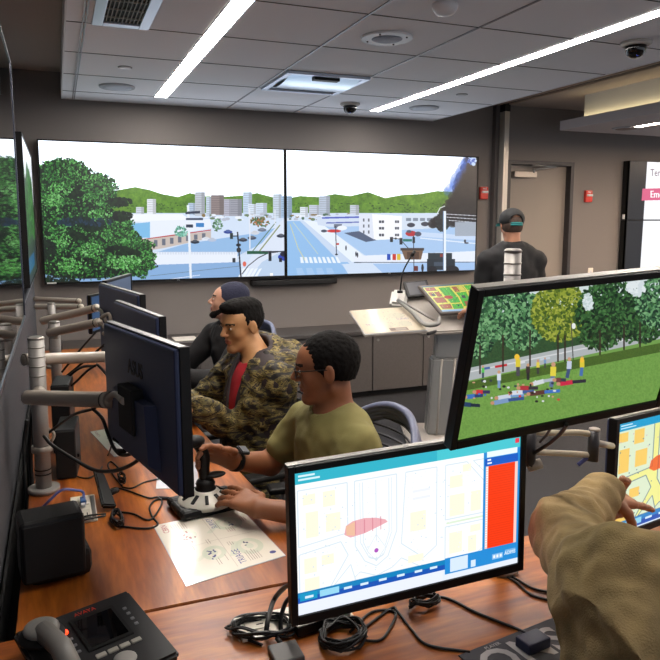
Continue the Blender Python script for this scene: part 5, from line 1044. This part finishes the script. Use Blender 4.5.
def person(label, J, skin, clothes, vox=.006, hair=None, s=1., group=None):
    U = nrm(J['neck']-J['hip']); Lf = nrm(J['shL']-J['shR']); Fd = nrm(np.cross(Lf, U)); Lf = np.cross(U, Fd); T = (Fd, Lf, U); lp = lambda t_: J['hip']+(J['neck']-J['hip'])*t_
    P = [el(lp(.02), T, (.115*s, .165*s, .12*s), 'pelvis', .04), el(lp(.32), T, (.105*s, .145*s, .17*s), 'torso', .04), el(lp(.68)+Fd*.005, T, (.112*s, .16*s, .19*s), 'torso', .04), el(lp(.86), T, (.08*s, .15*s, .09*s), 'torso', .03)]
    for q in 'LR':
        sh, e, w_ = J['sh'+q], J['el'+q], J['wr'+q]
        P += [rc(lp(.97), sh, .050*s, .056*s, 'trap', .03), rc(sh, e, .052*s, .040*s, 'uparm'+q, .02), rc(e, w_, .041*s, .027*s, 'forearm'+q, .012)]
        kn, an, to = J['kn'+q], J['an'+q], J['to'+q]; hj = J['hip']+Lf*(.09 if q == 'L' else -.09)*s
        P += [rc(hj, kn, .085*s, .058*s, 'thigh', .03), rc(kn, an, .056*s, .036*s, 'calf', .02), rc(an-V(0, 0, .02), to, .038*s, .032*s, 'foot', .02)]
        h = J.get('hand'+q)
        P += hand_prims(w_, *h[:3], **(h[3] if len(h) > 3 else {}))
    hc = J['head']; hs = J.get('hs', 1.); A_, S_, Q_, M_, (hp, hf, hl, hu) = head_prims(hc, J['hf'], J['hu'], hs)
    P.append(rc(J['neck']-U*.02, hp(-.02, 0, -.06), .060*s, .056*hs, 'neck', .02))
    allp = P+A_; lo = np.min([p_['box'][0] for p_ in allp], 0)-.03; hi = np.max([p_['box'][1] for p_ in allp], 0)+.03; lo[2] = max(lo[2], -.01)
    F_ = Field(lo, hi, vox)
    for p_ in P: F_.prim(p_)
    for p_ in A_: F_.prim(p_)
    for p_ in S_: F_.prim(p_, sub=True)
    for p_ in Q_: F_.prim(p_)
    for p_ in M_: F_.prim(p_, sub=True)
    root = thing('person', label, 'person', (J['hip'][0], J['hip'][1], 0), group=group)
    me = F_.mesh('body'); ob = link('body', me, skin, root)
    loc = V(J['hip'][0], J['hip'][1], 0)
    n = len(me.polygons); cen = np.empty(n*3, np.float32); me.polygons.foreach_get('center', cen); cen = cen.reshape(-1, 3)+loc-hc
    x, y, z = cen@hf/hs, cen@hl/hs, cen@hu/hs; idx = np.zeros(n, np.int32)
    idx[(x > .082) & (abs(y) < .025) & (z > -.068) & (z < -.043) & (abs(z+.0555) < .011*(1.15-(abs(y)/.025)**2))] = 1
    idx[(x > .06) & (abs(abs(y)-.032) < .019) & (abs(z-.030+(abs(abs(y)-.030))*.15) < .0045)] = 2
    me.polygons.foreach_set('material_index', idx)
    for y_ in (.030, -.030):
        m = MB(); R = Matrix((hf, hl, hu)).transposed(); c_ = hp(.0775, y_, .0075); m.sphere(Vector(c_), .0128*hs, (1, 1, .62), R, 14); m.build('eye', mat('eye white', (214, 208, 202), .25), root)
        m = MB(); m.sphere(Vector(hp(.0855, y_, .0075)), .0062*hs, (.9, 1, 1), R, 10); m.build('iris', mat('iris', (30, 20, 16), .15), root)
    # clothes
    for cl_ in clothes:
        G = Field(lo-.03, hi+.03, cl_.get('vox', vox)); inf = cl_['inf']
        for p_ in P+(A_ if cl_.get('head') else []):
            if any(p_['tag'].startswith(tg) for tg in cl_['tags']): G.prim(p_, inf)
        for p_ in cl_.get('add', lambda *a: [])(J, lp, T, hp): G.prim(p_)
        for p_ in cl_.get('sub', lambda *a: [])(J, lp, T, hp): G.prim(p_, sub=True, k=p_['k'])
        me = G.mesh(cl_['name']); o = link(cl_['name'], me, cl_['mat'], root, label=cl_.get('label'))
        if cl_.get('fold'):
            tx = bpy.data.textures.new('folds', 'CLOUDS'); tx.noise_scale = cl_.get('fs', .09); tx.noise_depth = 1; dm = o.modifiers.new('folds', 'DISPLACE'); dm.texture = tx; dm.strength = cl_['fold']; dm.mid_level = .5; dm.texture_coords = 'LOCAL'
    if hair: hair(root, hp, (hf, hl, hu), hs, hc)
    return root, (hp, hf, hl, hu)
def hair_mesh(root, name, m, vox, adds, subs, rough=0., fs=.02, label=None):
    lo = np.min([p_['box'][0] for p_ in adds], 0)-.03; hi = np.max([p_['box'][1] for p_ in adds], 0)+.03; G = Field(lo, hi, vox)
    for p_ in adds: G.prim(p_)
    for p_ in subs: G.prim(p_, sub=True)
    o = link(name, G.mesh(name), m, root, label=label)
    if rough:
        tx = bpy.data.textures.new('strands', 'CLOUDS'); tx.noise_scale = fs; dm = o.modifiers.new('strands', 'DISPLACE'); dm.texture = tx; dm.strength = rough; dm.texture_coords = 'LOCAL'
    return o
hairm = mat('black hair', (13, 11, 10), .85, bump=.5, bscale=260, spec=.15)
def cam_dir(a, pitch=0):
    """a=0 looks to picture left in profile, positive turns towards the camera"""
    f = -RT*math.cos(math.radians(a))-nrm(V(FW[0], FW[1], 0))*math.sin(math.radians(a)); f = f*math.cos(math.radians(pitch))+V(0, 0, 1)*math.sin(math.radians(pitch)); return f
def D(u, v, d): return np.array(dp(u, v, d))
up = V(0, 0, 1)
def collar_hole(r=.064, k=.01): return lambda J, lp, T, hp: [rc(lp(1.0)+T[0]*.012, hp(-.01, 0, -.05), r, r, '', k)]
# --- man in the olive t-shirt
J = dict(hip=V(.82, 1.90, .53), neck=V(.775, 1.915, 1.01), head=D(326, 369, 2.1), hf=cam_dir(2, -5), hu=up, shL=V(.785, 1.765, .945), shR=V(.735, 2.07, .945), hs=.93,
    elL=V(.70, 1.705, .765), wrL=D(259, 508, 1.93), elR=V(.625, 2.12, .80), wrR=D(233, 461, 2.15), knL=V(.44, 1.80, .54), knR=V(.42, 2.06, .54), anL=V(.46, 1.80, .09), anR=V(.44, 2.06, .09), toL=V(.32, 1.80, .04), toR=V(.30, 2.06, .04))
J['handR'] = (D(205, 449, 2.08)-J['wrR'], V(-.2, -.75, -.6), V(-.1, -.3, 1), dict(curl=(.25, .35, .5, .6), thumb=.3))
J['handL'] = (D(222, 490, 2.03)-J['wrL'], V(.0, .5, -.9), V(-.4, .7, .5), dict(curl=(.12, .12, .16, .2), thumb=.2))
sk = skin_mats('brown skin', (146, 92, 60), (120, 62, 50))
olive = mat('olive cotton', (132, 124, 72), .85, bump=.3, bscale=500, var=.15, scale=12); jean = mat('dark trousers', (40, 42, 50), .85, bump=.3)
shoe = mat('dark shoes', (24, 24, 26), .6)
trouser = dict(name='trousers', mat=jean, inf=.012, tags=('pelvis', 'thigh', 'calf'), fold=.012)
shoes = dict(name='shoes', mat=shoe, inf=.014, tags=('foot',))
def sleeve(r0, r1, fr):
    def f(J, lp, T, hp): return [rc(J['sh'+q], J['sh'+q]+(J['el'+q]-J['sh'+q])*fr, r0, r1, '', .02) for q in 'LR']
    return f
def cut_sleeve(fr, more=()):
    def f(J, lp, T, hp):
        o = [rc(lp(1.0)+T[0]*.012, hp(-.01, 0, -.05), .066, .066, '', .008)]
        for q in 'LR': d_ = J['el'+q]-J['sh'+q]; c = J['sh'+q]+d_*fr; e = J['sh'+q]+d_*(fr+.5); 
        return o
    return f
def short_hair(root, hp, A, hs, hc):
    f, l, u = A
    adds = [el(hp(-.017, 0, .038), A, (.101*hs, .081*hs, .088*hs), '', .01), el(hp(-.040, 0, -.0), A, (.062*hs, .070*hs, .07*hs), '', .02), rc(hp(.005, .070, .02), hp(.005, .073, -.012), .010*hs, .006*hs, '', .008), rc(hp(.005, -.070, .02), hp(.005, -.073, -.012), .010*hs, .006*hs, '', .008)]
    subs = [el(hp(.105, 0, -.005), A, (.072*hs, .12*hs, .068*hs), '', .006), el(hp(.0, 0, -.085), A, (.12*hs, .12*hs, .068*hs), '', .006), el(hp(.06, 0, -.05), A, (.075*hs, .12*hs, .075*hs), '', .006), el(hp(-.008, .082, -.006), A, (.016*hs, .02*hs, .028*hs), '', .004), el(hp(-.008, -.082, -.006), A, (.016*hs, .02*hs, .028*hs), '', .004)]
    hair_mesh(root, 'hair', hairm, .0035, adds, subs, .006, .012)
p3, (hp, hf, hl, hu) = person('man in an olive t-shirt and glasses seated at the side desk, hands by the joystick', J, sk, [
    dict(name='t_shirt', mat=olive, inf=.010, tags=('pelvis', 'torso', 'trap'), add=sleeve(.064, .060, .60), sub=collar_hole(.062, .006), fold=.016, fs=.07, vox=.005), trouser, shoes], vox=.0045, hair=short_hair)
W2 = lambda v: Vector(v)
m = MB()
for y in (.031, -.031):
    c_ = hp(.103, y, .004); m.tube([W2(c_+hl*math.cos(a)*.024+hu*math.sin(a)*.016-hf*.004*abs(math.cos(a))) for a in [k*2*PI/20 for k in range(21)]], .0016, 6)
m.tube([W2(hp(.104, .008, .010)), W2(hp(.104, -.008, .010))], .0016, 6)
for y in (1, -1): m.tube(smooth([W2(hp(.101, y*.054, .012)), W2(hp(.06, y*.073, .014)), W2(hp(.0, y*.081, .014)), W2(hp(-.02, y*.080, .0))], 4), .0018, 6)
g = m.build('glasses', blackp); tag(g, 'thin dark glasses on the face of the man in the olive t-shirt', 'glasses')
# collar ring
Un = nrm(J['neck']-J['hip']); cc = J['neck']+V(0, 0, .004); m = MB(); m.tube([W2(cc+hf*.0+(V(-1, 0, 0)*math.cos(a)*.066+V(0, 1, 0)*math.sin(a)*.064)+V(0, 0, 1)*(-.018*math.cos(a)-.004)) for a in [k*2*PI/28 for k in range(29)]], .006, 8); m.build('collar', olive, p3)
# watch
def band(name, w_, d, r, wid, m_, parent, face=None):
    d = nrm(d); m = MB(); m.tube([W2(w_-d*wid/2), W2(w_+d*wid/2)], r, 24, cap=True); return m.build(name, m_)
ww = J['wrR']+nrm(J['elR']-J['wrR'])*.012; t = thing('wrist_watch', 'black digital watch on the wrist of the man in the olive t-shirt', 'watch', ww); d_ = nrm(J['elR']-J['wrR'])
MB().tube([W2(ww-d_*.011), W2(ww+d_*.011)], .0325, 24).build('strap', blackp, t); sd = nrm(V(-.1, -.6, 1)-d_*np.dot(V(-.1, -.6, 1), d_)); q3 = np.cross(d_, sd)
m = MB(); c_ = ww+sd*.033; m.slab([W2(c_+d_*a+q3*b+sd*.006) for a, b in ((-.019, -.017), (.019, -.017), (.019, .017), (-.019, .017))], .012, .003); m.build('case', mat('watch case', (40, 42, 46), .3), t)
m = MB(); m.slab([W2(c_+d_*a+q3*b+sd*.0066) for a, b in ((-.013, -.011), (.013, -.011), (.013, .011), (-.013, .011))], .001); m.build('dial', mat('watch dial', (110, 116, 118), .3), t)
# --- man in the camouflage jacket
camo = mat('tiger camouflage', (60, 54, 30), .75)
nt = camo.node_tree; N = nt.nodes; L = nt.links; b = N['Principled BSDF']; tc = N.new('ShaderNodeTexCoord'); mp = N.new('ShaderNodeMapping'); mp.inputs['Scale'].default_value = (11, 11, 34); mp.inputs['Rotation'].default_value = (.35, .25, .2)
nz = N.new('ShaderNodeTexNoise'); nz.inputs['Scale'].default_value = 1.; nz.inputs['Detail'].default_value = 6; nz.inputs['Distortion'].default_value = 1.6; L.new(tc.outputs['Object'], mp.inputs[0]); L.new(mp.outputs[0], nz.inputs[0])
r = N.new('ShaderNodeValToRGB'); r.color_ramp.interpolation = 'CONSTANT'; e = r.color_ramp.elements; e[0].position = 0; e[0].color = lin((26, 20, 16)); e[1].position = .47; e[1].color = lin((92, 82, 40))
for p_, c_ in ((.52, (58, 44, 24)), (.56, (128, 112, 60)), (.62, (34, 26, 20)), (.68, (98, 86, 44))): x = e.new(p_); x.color = lin(c_)
L.new(nz.outputs['Fac'], r.inputs[0]); L.new(r.outputs[0], b.inputs['Base Color'])
redt = mat('red t-shirt', (170, 26, 38), .8, bump=.3); liner = mat('dark jacket lining', (44, 32, 34), .7)
J = dict(hip=V(.71, 2.62, .50), neck=V(.755, 2.665, 1.035), head=D(242, 326, 2.82), hf=cam_dir(42, -6), hu=up, shL=V(.775, 2.51, .975), shR=V(.70, 2.84, .97), hs=.90,
    elL=D(236, 428, 2.72), wrL=D(200, 409, 2.62), elR=V(.52, 2.90, .80), wrR=V(.42, 2.74, .88), knL=V(.42, 2.52, .52), knR=V(.38, 2.80, .52), anL=V(.44, 2.5, .09), anR=V(.40, 2.78, .09), toL=V(.30, 2.48, .04), toR=V(.27, 2.76, .04))
J['handL'] = (V(-1, .2, .1), V(0, .2, -1), V(0, 1, .2), dict(curl=.4)); J['handR'] = (V(-1, .0, -.2), V(0, -.2, -1), V(0, -1, .2), dict(curl=.4))
def quiff(root, hp, A, hs, hc):
    adds = [el(hp(-.018, 0, .038), A, (.098*hs, .079*hs, .085*hs), '', .01), el(hp(.018, 0, .100), A, (.080*hs, .062*hs, .030*hs), '', .02), el(hp(.058, 0, .092), A, (.034*hs, .052*hs, .022*hs), '', .016), el(hp(-.05, 0, .085), A, (.055*hs, .060*hs, .034*hs), '', .02)]
    subs = [el(hp(.112, 0, .004), A, (.070*hs, .12*hs, .066*hs), '', .006), el(hp(-.0, 0, -.09), A, (.13*hs, .12*hs, .072*hs), '', .006), el(hp(.062, 0, -.03), A, (.07*hs, .12*hs, .07*hs), '', .006), el(hp(-.008, .082, -.006), A, (.018*hs, .02*hs, .032*hs), '', .004), el(hp(-.008, -.082, -.006), A, (.018*hs, .02*hs, .032*hs), '', .004)]
    hair_mesh(root, 'hair', hairm, .0035, adds, subs, .006, .014)
def jacket_add(J, lp, T, hp):
    F_, L_, U_ = T; n = J['neck']
    return [rc(n-F_*.095+L_*.12-U_*.005, n-F_*.135+U_*.02, .045, .055, '', .03), rc(n-F_*.095-L_*.12-U_*.005, n-F_*.135+U_*.02, .045, .055, '', .03), rc(n+F_*.03+L_*.085-U_*.03, n-F_*.06+L_*.10+U_*.01, .030, .040, '', .03), rc(n+F_*.03-L_*.085-U_*.03, n-F_*.06-L_*.10+U_*.01, .030, .040, '', .03), el(lp(.25), T, (.12, .165, .2), '', .04), rc(hp(-.115, .06, -.125), hp(-.115, -.06, -.125), .055, .055, '', .03), rc(hp(-.09, .095, -.13), n+F_*.05+L_*.11-U_*.05, .045, .03, '', .03), rc(hp(-.09, -.095, -.13), n+F_*.05-L_*.11-U_*.05, .045, .03, '', .03)]
def jacket_sub(J, lp, T, hp):
    F_, L_, U_ = T; return [rc(lp(1.0), hp(-.01, 0, -.04), .074, .080, '', .012), rc(lp(.92)+F_*.12, lp(.1)+F_*.20, .052, .030, '', .012), rc(lp(1.0)+F_*.05, lp(.8)+F_*.14, .060, .05, '', .012)]
person('man with black quiff in a tiger camouflage jacket over a red t-shirt, seated', J, skin_mats('warm light skin', (190, 138, 92), (168, 98, 80)), [
    dict(name='t_shirt', mat=redt, inf=.010, tags=('pelvis', 'torso', 'trap'), sub=collar_hole(.066, .008), fold=.008),
    dict(name='jacket', mat=camo, inf=.024, tags=('torso', 'trap', 'uparm', 'forearm', 'pelvis'), add=jacket_add, sub=jacket_sub, fold=.034, fs=.055, vox=.0055),
    dict(name='jacket_lining', mat=liner, inf=.021, tags=('torso', 'trap'), add=lambda J, lp, T, hp: [rc(J['neck']+T[0]*.03+T[1]*.08*s_-T[2]*.03, J['neck']-T[0]*.07+T[1]*.075*s_+T[2]*.014, .028, .040, '', .02) for s_ in (1, -1)]+[rc(hp(-.095, .055, -.112), hp(-.095, -.055, -.112), .050, .050, '', .02)]+[rc(hp(-.075, .088*s_, -.115), J['neck']+T[0]*.06+T[1]*.10*s_-T[2]*.05, .040, .026, '', .02) for s_ in (1, -1)], sub=lambda J, lp, T, hp: [rc(lp(1.0), hp(-.01, 0, -.04), .062, .068, '', .01), rc(lp(.95)+T[0]*.12, lp(.2)+T[0]*.18, .044, .026, '', .01), rc(lp(1.0)+T[0]*.05, lp(.8)+T[0]*.14, .052, .042, '', .01)], fold=.006), trouser, shoes], vox=.005, hair=quiff)
# shirt print
# --- man in black with a dark beanie
blk = mat('black hoodie', (22, 21, 23), .9, bump=.4); bean = mat('navy beanie knit', (34, 36, 58), .9, bump=.9, bscale=300)
J = dict(hip=V(1.0, 3.86, .50), neck=V(.93, 3.90, .985), head=D(227, 303, 4.0), hf=cam_dir(6, 14), hu=nrm(V(.25, 0, 1)), shL=V(.955, 3.73, .915), shR=V(.865, 4.07, .915), hs=.93,
    elL=V(.78, 3.62, .73), wrL=V(.56, 3.66, .77), elR=V(.70, 4.12, .74), wrR=V(.50, 4.02, .78), knL=V(.62, 3.72, .52), knR=V(.58, 4.0, .52), anL=V(.62, 3.7, .09), anR=V(.58, 3.98, .09), toL=V(.48, 3.7, .04), toR=V(.45, 3.98, .04))
J['handL'] = (V(-1, .1, 0), V(0, .2, -1), V(0, 1, .2), dict(curl=.3)); J['handR'] = (V(-1, -.1, 0), V(0, -.2, -1), V(0, -1, .2), dict(curl=.3))
def beanie(root, hp, A, hs, hc):
    hair_mesh(root, 'beanie', bean, .004, [el(hp(-.024, 0, .042), A, (.102*hs, .086*hs, .094*hs), '', .01), el(hp(-.05, 0, .085), A, (.07*hs, .066*hs, .055*hs), '', .03)], [el(hp(.075, 0, -.045), A, (.13*hs, .13*hs, .085*hs), '', .008), el(hp(-.02, 0, -.09), A, (.16*hs, .13*hs, .078*hs), '', .008)], .003, .01)
    hair_mesh(root, 'beard', hairm, .0035, [rc(hp(-.004, y*.054, -.03), hp(.062, y*.018, -.088),   .023*hs, .023*hs, '', .01) for y in (1, -1)]+[el(hp(.068, 0, -.094), A, (.022*hs, .026*hs, .020*hs), '', .008), rc(hp(.096, .018, -.042), hp(.096, -.018, -.042), .0045, .0045, '', .006)], [el(hp(.095, 0, -.052), A, (.018*hs, .020*hs, .011*hs), '', .004), el(hp(.06, 0, -.03), A, (.05*hs, .052*hs, .025*hs), '', .01)], .004, .01)
    hair_mesh(root, 'sideburn_hair', hairm, .0035, [rc(hp(.006, y*.070, .012), hp(.002, y*.066, -.03), .011*hs, .012*hs, '', .006) for y in (1, -1)]+[el(hp(-.06, 0, -.01), A, (.05*hs, .06*hs, .05*hs), '', .02)], [], .003, .01)
person('man in a black hoodie and navy beanie looking up, farthest of the seated men', J, skin_mats('pale skin', (196, 148, 124), (150, 90, 84)), [
    dict(name='hoodie', mat=blk, inf=.022, tags=('torso', 'trap', 'uparm', 'forearm', 'pelvis'), add=lambda J, lp, T, hp: [rc(J['neck']-T[0]*.07+T[1]*.06*s_, J['neck']-T[0]*.10-T[2]*.04, .05, .05, '', .03) for s_ in (1, -1)], sub=collar_hole(.066, .01), fold=.022), trouser, shoes], vox=.0065, hair=beanie)
# --- standing man in black with a cap
J = dict(hip=D(513, 400, 4.72), neck=D(512, 250, 4.75), head=D(512.5, 228, 4.77), hf=nrm(V(.27, .96, -.12)), hu=up, hs=.92)
J['hip'][2] = .95; J['hip'][:2] = J['neck'][:2]+V(.03, -.02); n_ = J['neck']; J['neck'][2] = 1.415; J['head'] = V(n_[0]-.0, n_[1]+.02, 1.568)
lf = nrm(V(-.93, .37, 0)); J['shL'] = n_+lf*.168-V(0, 0, .085); J['shR'] = n_-lf*.168-V(0, 0, .085)
J['elL'] = J['shL']+V(-.035, .05, -.265); J['wrL'] = D(473, 309, 4.86); J['elR'] = J['shR']+V(.05, .04, -.28); J['wrR'] = J['elR']+V(-.10, .20, -.04)
J['handL'] = (D(462, 311, 4.95)-J['wrL'], V(.2, .3, -1), V(.3, .8, .2), dict(curl=.35)); J['handR'] = (V(-.3, 1, 0), V(0, 0, -1), V(-1, 0, 0), dict(curl=.3))
for q, sg in (('L', 1), ('R', -1)):
    h_ = J['hip']+lf*.1*sg; J['kn'+q] = V(h_[0], h_[1]+.02, .50); J['an'+q] = V(h_[0], h_[1], .09); J['to'+q] = V(h_[0]+.03, h_[1]+.13, .04)
bsh = mat('black work shirt', (22, 21, 24), .8, bump=.4, bscale=250, var=.2)
def cap_hair(root, hp, A, hs, hc):
    capm = mat('black cap', (26, 26, 28), .8, bump=.3); teal = mat('teal cap trim', (22, 112, 112), .7)
    hair_mesh(root, 'cap', capm, .004, [el(hp(-.015, 0, .045), A, (.112*hs, .092*hs, .085*hs), '', .01)], [el(hp(.0, 0, -.072), A, (.2*hs, .2*hs, .078*hs), '', .005), el(hp(-.115, 0, .022), A, (.066*hs, .048*hs, .044*hs), '', .004)], 0)
    hair_mesh(root, 'hair', mat('short dark hair', (66, 48, 38), .8, bump=.6), .004, [el(hp(-.018, 0, .02), A, (.100*hs, .080*hs, .085*hs), '', .01), el(hp(-.04, 0, -.02), A, (.066*hs, .066*hs, .06*hs), '', .02)], [el(hp(.09, 0, -.03), A, (.085*hs, .12*hs, .1*hs), '', .006), el(hp(.0, 0, -.115), A, (.14*hs, .12*hs, .07*hs), '', .01)], .002, .01)
    m = MB(); P_ = []
    for k in range(13):
        a = -PI/2+PI*k/12; P_.append((math.cos(a), math.sin(a)))
    t2 = bmesh.new(); top_ = []; 
    inn = [t2.verts.new(Vector(hp(.06+.035*c_, .085*s_, .028))) for c_, s_ in P_]; out = [t2.verts.new(Vector(hp(.085+.085*c_, .088*s_, .018-.012*abs(s_)))) for c_, s_ in P_]
    for k in range(12): t2.faces.new((inn[k], inn[k+1], out[k+1], out[k]))
    bmesh.ops.solidify(t2, geom=t2.faces[:], thickness=.004); m._add(t2); m.build('cap_brim', teal, root)
    m = MB(); m.tube([Vector(hp(-.010-.109*math.cos(a), .093*math.sin(a), .006)) for a in [(-.48+.96*k/10) for k in range(11)]], .007, 8); m.tube([Vector(hp(-.010-.109*math.cos(a), .093*math.sin(a), -.006)) for a in [(-.48+.96*k/10) for k in range(11)]], .007, 8); m.build('cap_strap', teal, root)
r4, (hp, hf, hl, hu) = person('standing man in black shirt and black cap, seen from behind at the lectern', J, skin_mats('tan skin', (186, 132, 104), (150, 90, 80)), [
    dict(name='work_shirt', mat=bsh, inf=.015, tags=('torso', 'trap', 'uparm', 'forearm', 'pelvis'), add=lambda J, lp, T, hp: [rc(J['neck']-T[0]*.045+T[1]*.045*s_+T[2]*.012, J['neck']+T[0]*.05+T[1]*.05*s_-T[2]*.015, .024, .022, '', .015) for s_ in (1, -1)]+[rc(J['neck']-T[0]*.055+T[1]*.04+T[2]*.018, J['neck']-T[0]*.055-T[1]*.04+T[2]*.018, .024, .024, '', .015)], sub=collar_hole(.060, .008), fold=.018), dict(trouser, name='trousers'), shoes], vox=.0065, hair=cap_hair)
# --- person in the beige jacket reaching to the right monitor
J = dict(hip=V(1.04, .52, .53), neck=V(1.16, .72, .985), head=V(1.26, .79, 1.15), hf=nrm(V(.35, .9, -.2)), hu=nrm(V(.1, .2, 1)), shL=D(616, 598, 1.22), shR=V(1.32, .62, .92),
    elL=D(563, 531, 1.48), wrL=D(601, 495, 1.68), elR=V(1.42, .80, .76), wrR=V(1.36, 1.02, .775), knL=V(.98, .98, .53), knR=V(1.22, .95, .53), anL=V(.98, .98, .09), anR=V(1.22, .95, .09), toL=V(1.0, 1.12, .04), toR=V(1.25, 1.09, .04))
J['handL'] = (D(640, 499, 1.76)-J['wrL'], V(.1, .25, -1), V(.1, -.9, -.1), dict(curl=(.06, 1.3, 1.35, 1.4), thumb=.9, s=1.0, spread=.02)); J['handR'] = (V(-.2, 1, 0), V(0, 0, -1), V(-1, 0, 0), dict(curl=.3))
bei = mat('beige fleece', (162, 138, 94), .95, var=.35, scale=16, bump=.7, bscale=320)
person('person in a beige fleece jacket at the bottom right pointing at the map', J, skin_mats('hand skin', (176, 118, 84), (150, 90, 80)), [
    dict(name='jacket', mat=bei, inf=.026, tags=('torso', 'trap', 'uparm', 'forearm', 'pelvis'), add=lambda J, lp, T, hp: [el(J['neck']-T[0]*.10-T[2]*.01, T, (.07, .13, .09), '', .04), rc(J['shL'], J['elL'], .080, .060, '', .03), rc(J['elL'], J['wrL'], .054, .036, '', .015), rc(D(606, 584, 1.24), D(614, 690, 1.08), .088, .10, '', .04), el(D(650, 622, 1.19), T, (.12, .14, .15), '', .05), el(lp(.3), T, (.16, .23, .2), '', .04), rc(D(606, 574, 1.28), D(655, 588, 1.22), .05, .05, '', .03)],
        sub=lambda J, lp, T, hp: [rc(lp(1.02), hp(-.01, 0, -.04), .064, .07, '', .01), rc(J['wrL']+nrm(J['wrL']-J['elL'])*.070, J['wrL']+nrm(J['wrL']-J['elL'])*.2, .070, .09, '', .004)], fold=.036, fs=.07, vox=.006), trouser, shoes], vox=.005, hair=short_hair)
d_ = nrm(J['wrL']-J['elL']); w_ = J['wrL']+d_*.036; o = MB().tube([W2(w_-d_*.006), W2(w_+d_*.006)], .036, 24).build('wristband', blackp); tag(o, 'black band around the wrist of the person pointing at the map', 'wristband')
# ------------------------------------------------------------------ light and view
wd = bpy.data.worlds.new('room'); S.world = wd; wd.use_nodes = True
wd.node_tree.nodes['Background'].inputs[0].default_value = (.84, .9, 1, 1); wd.node_tree.nodes['Background'].inputs[1].default_value = .72
S.view_settings.view_transform = 'Standard'; S.view_settings.look = 'None'; S.view_settings.gamma = 1; S.view_settings.exposure = .12; S.view_settings.use_curve_mapping = False
S.cycles.use_denoising = True; S.cycles.max_bounces = 6; S.cycles.diffuse_bounces = 3; S.cycles.sample_clamp_indirect = 4
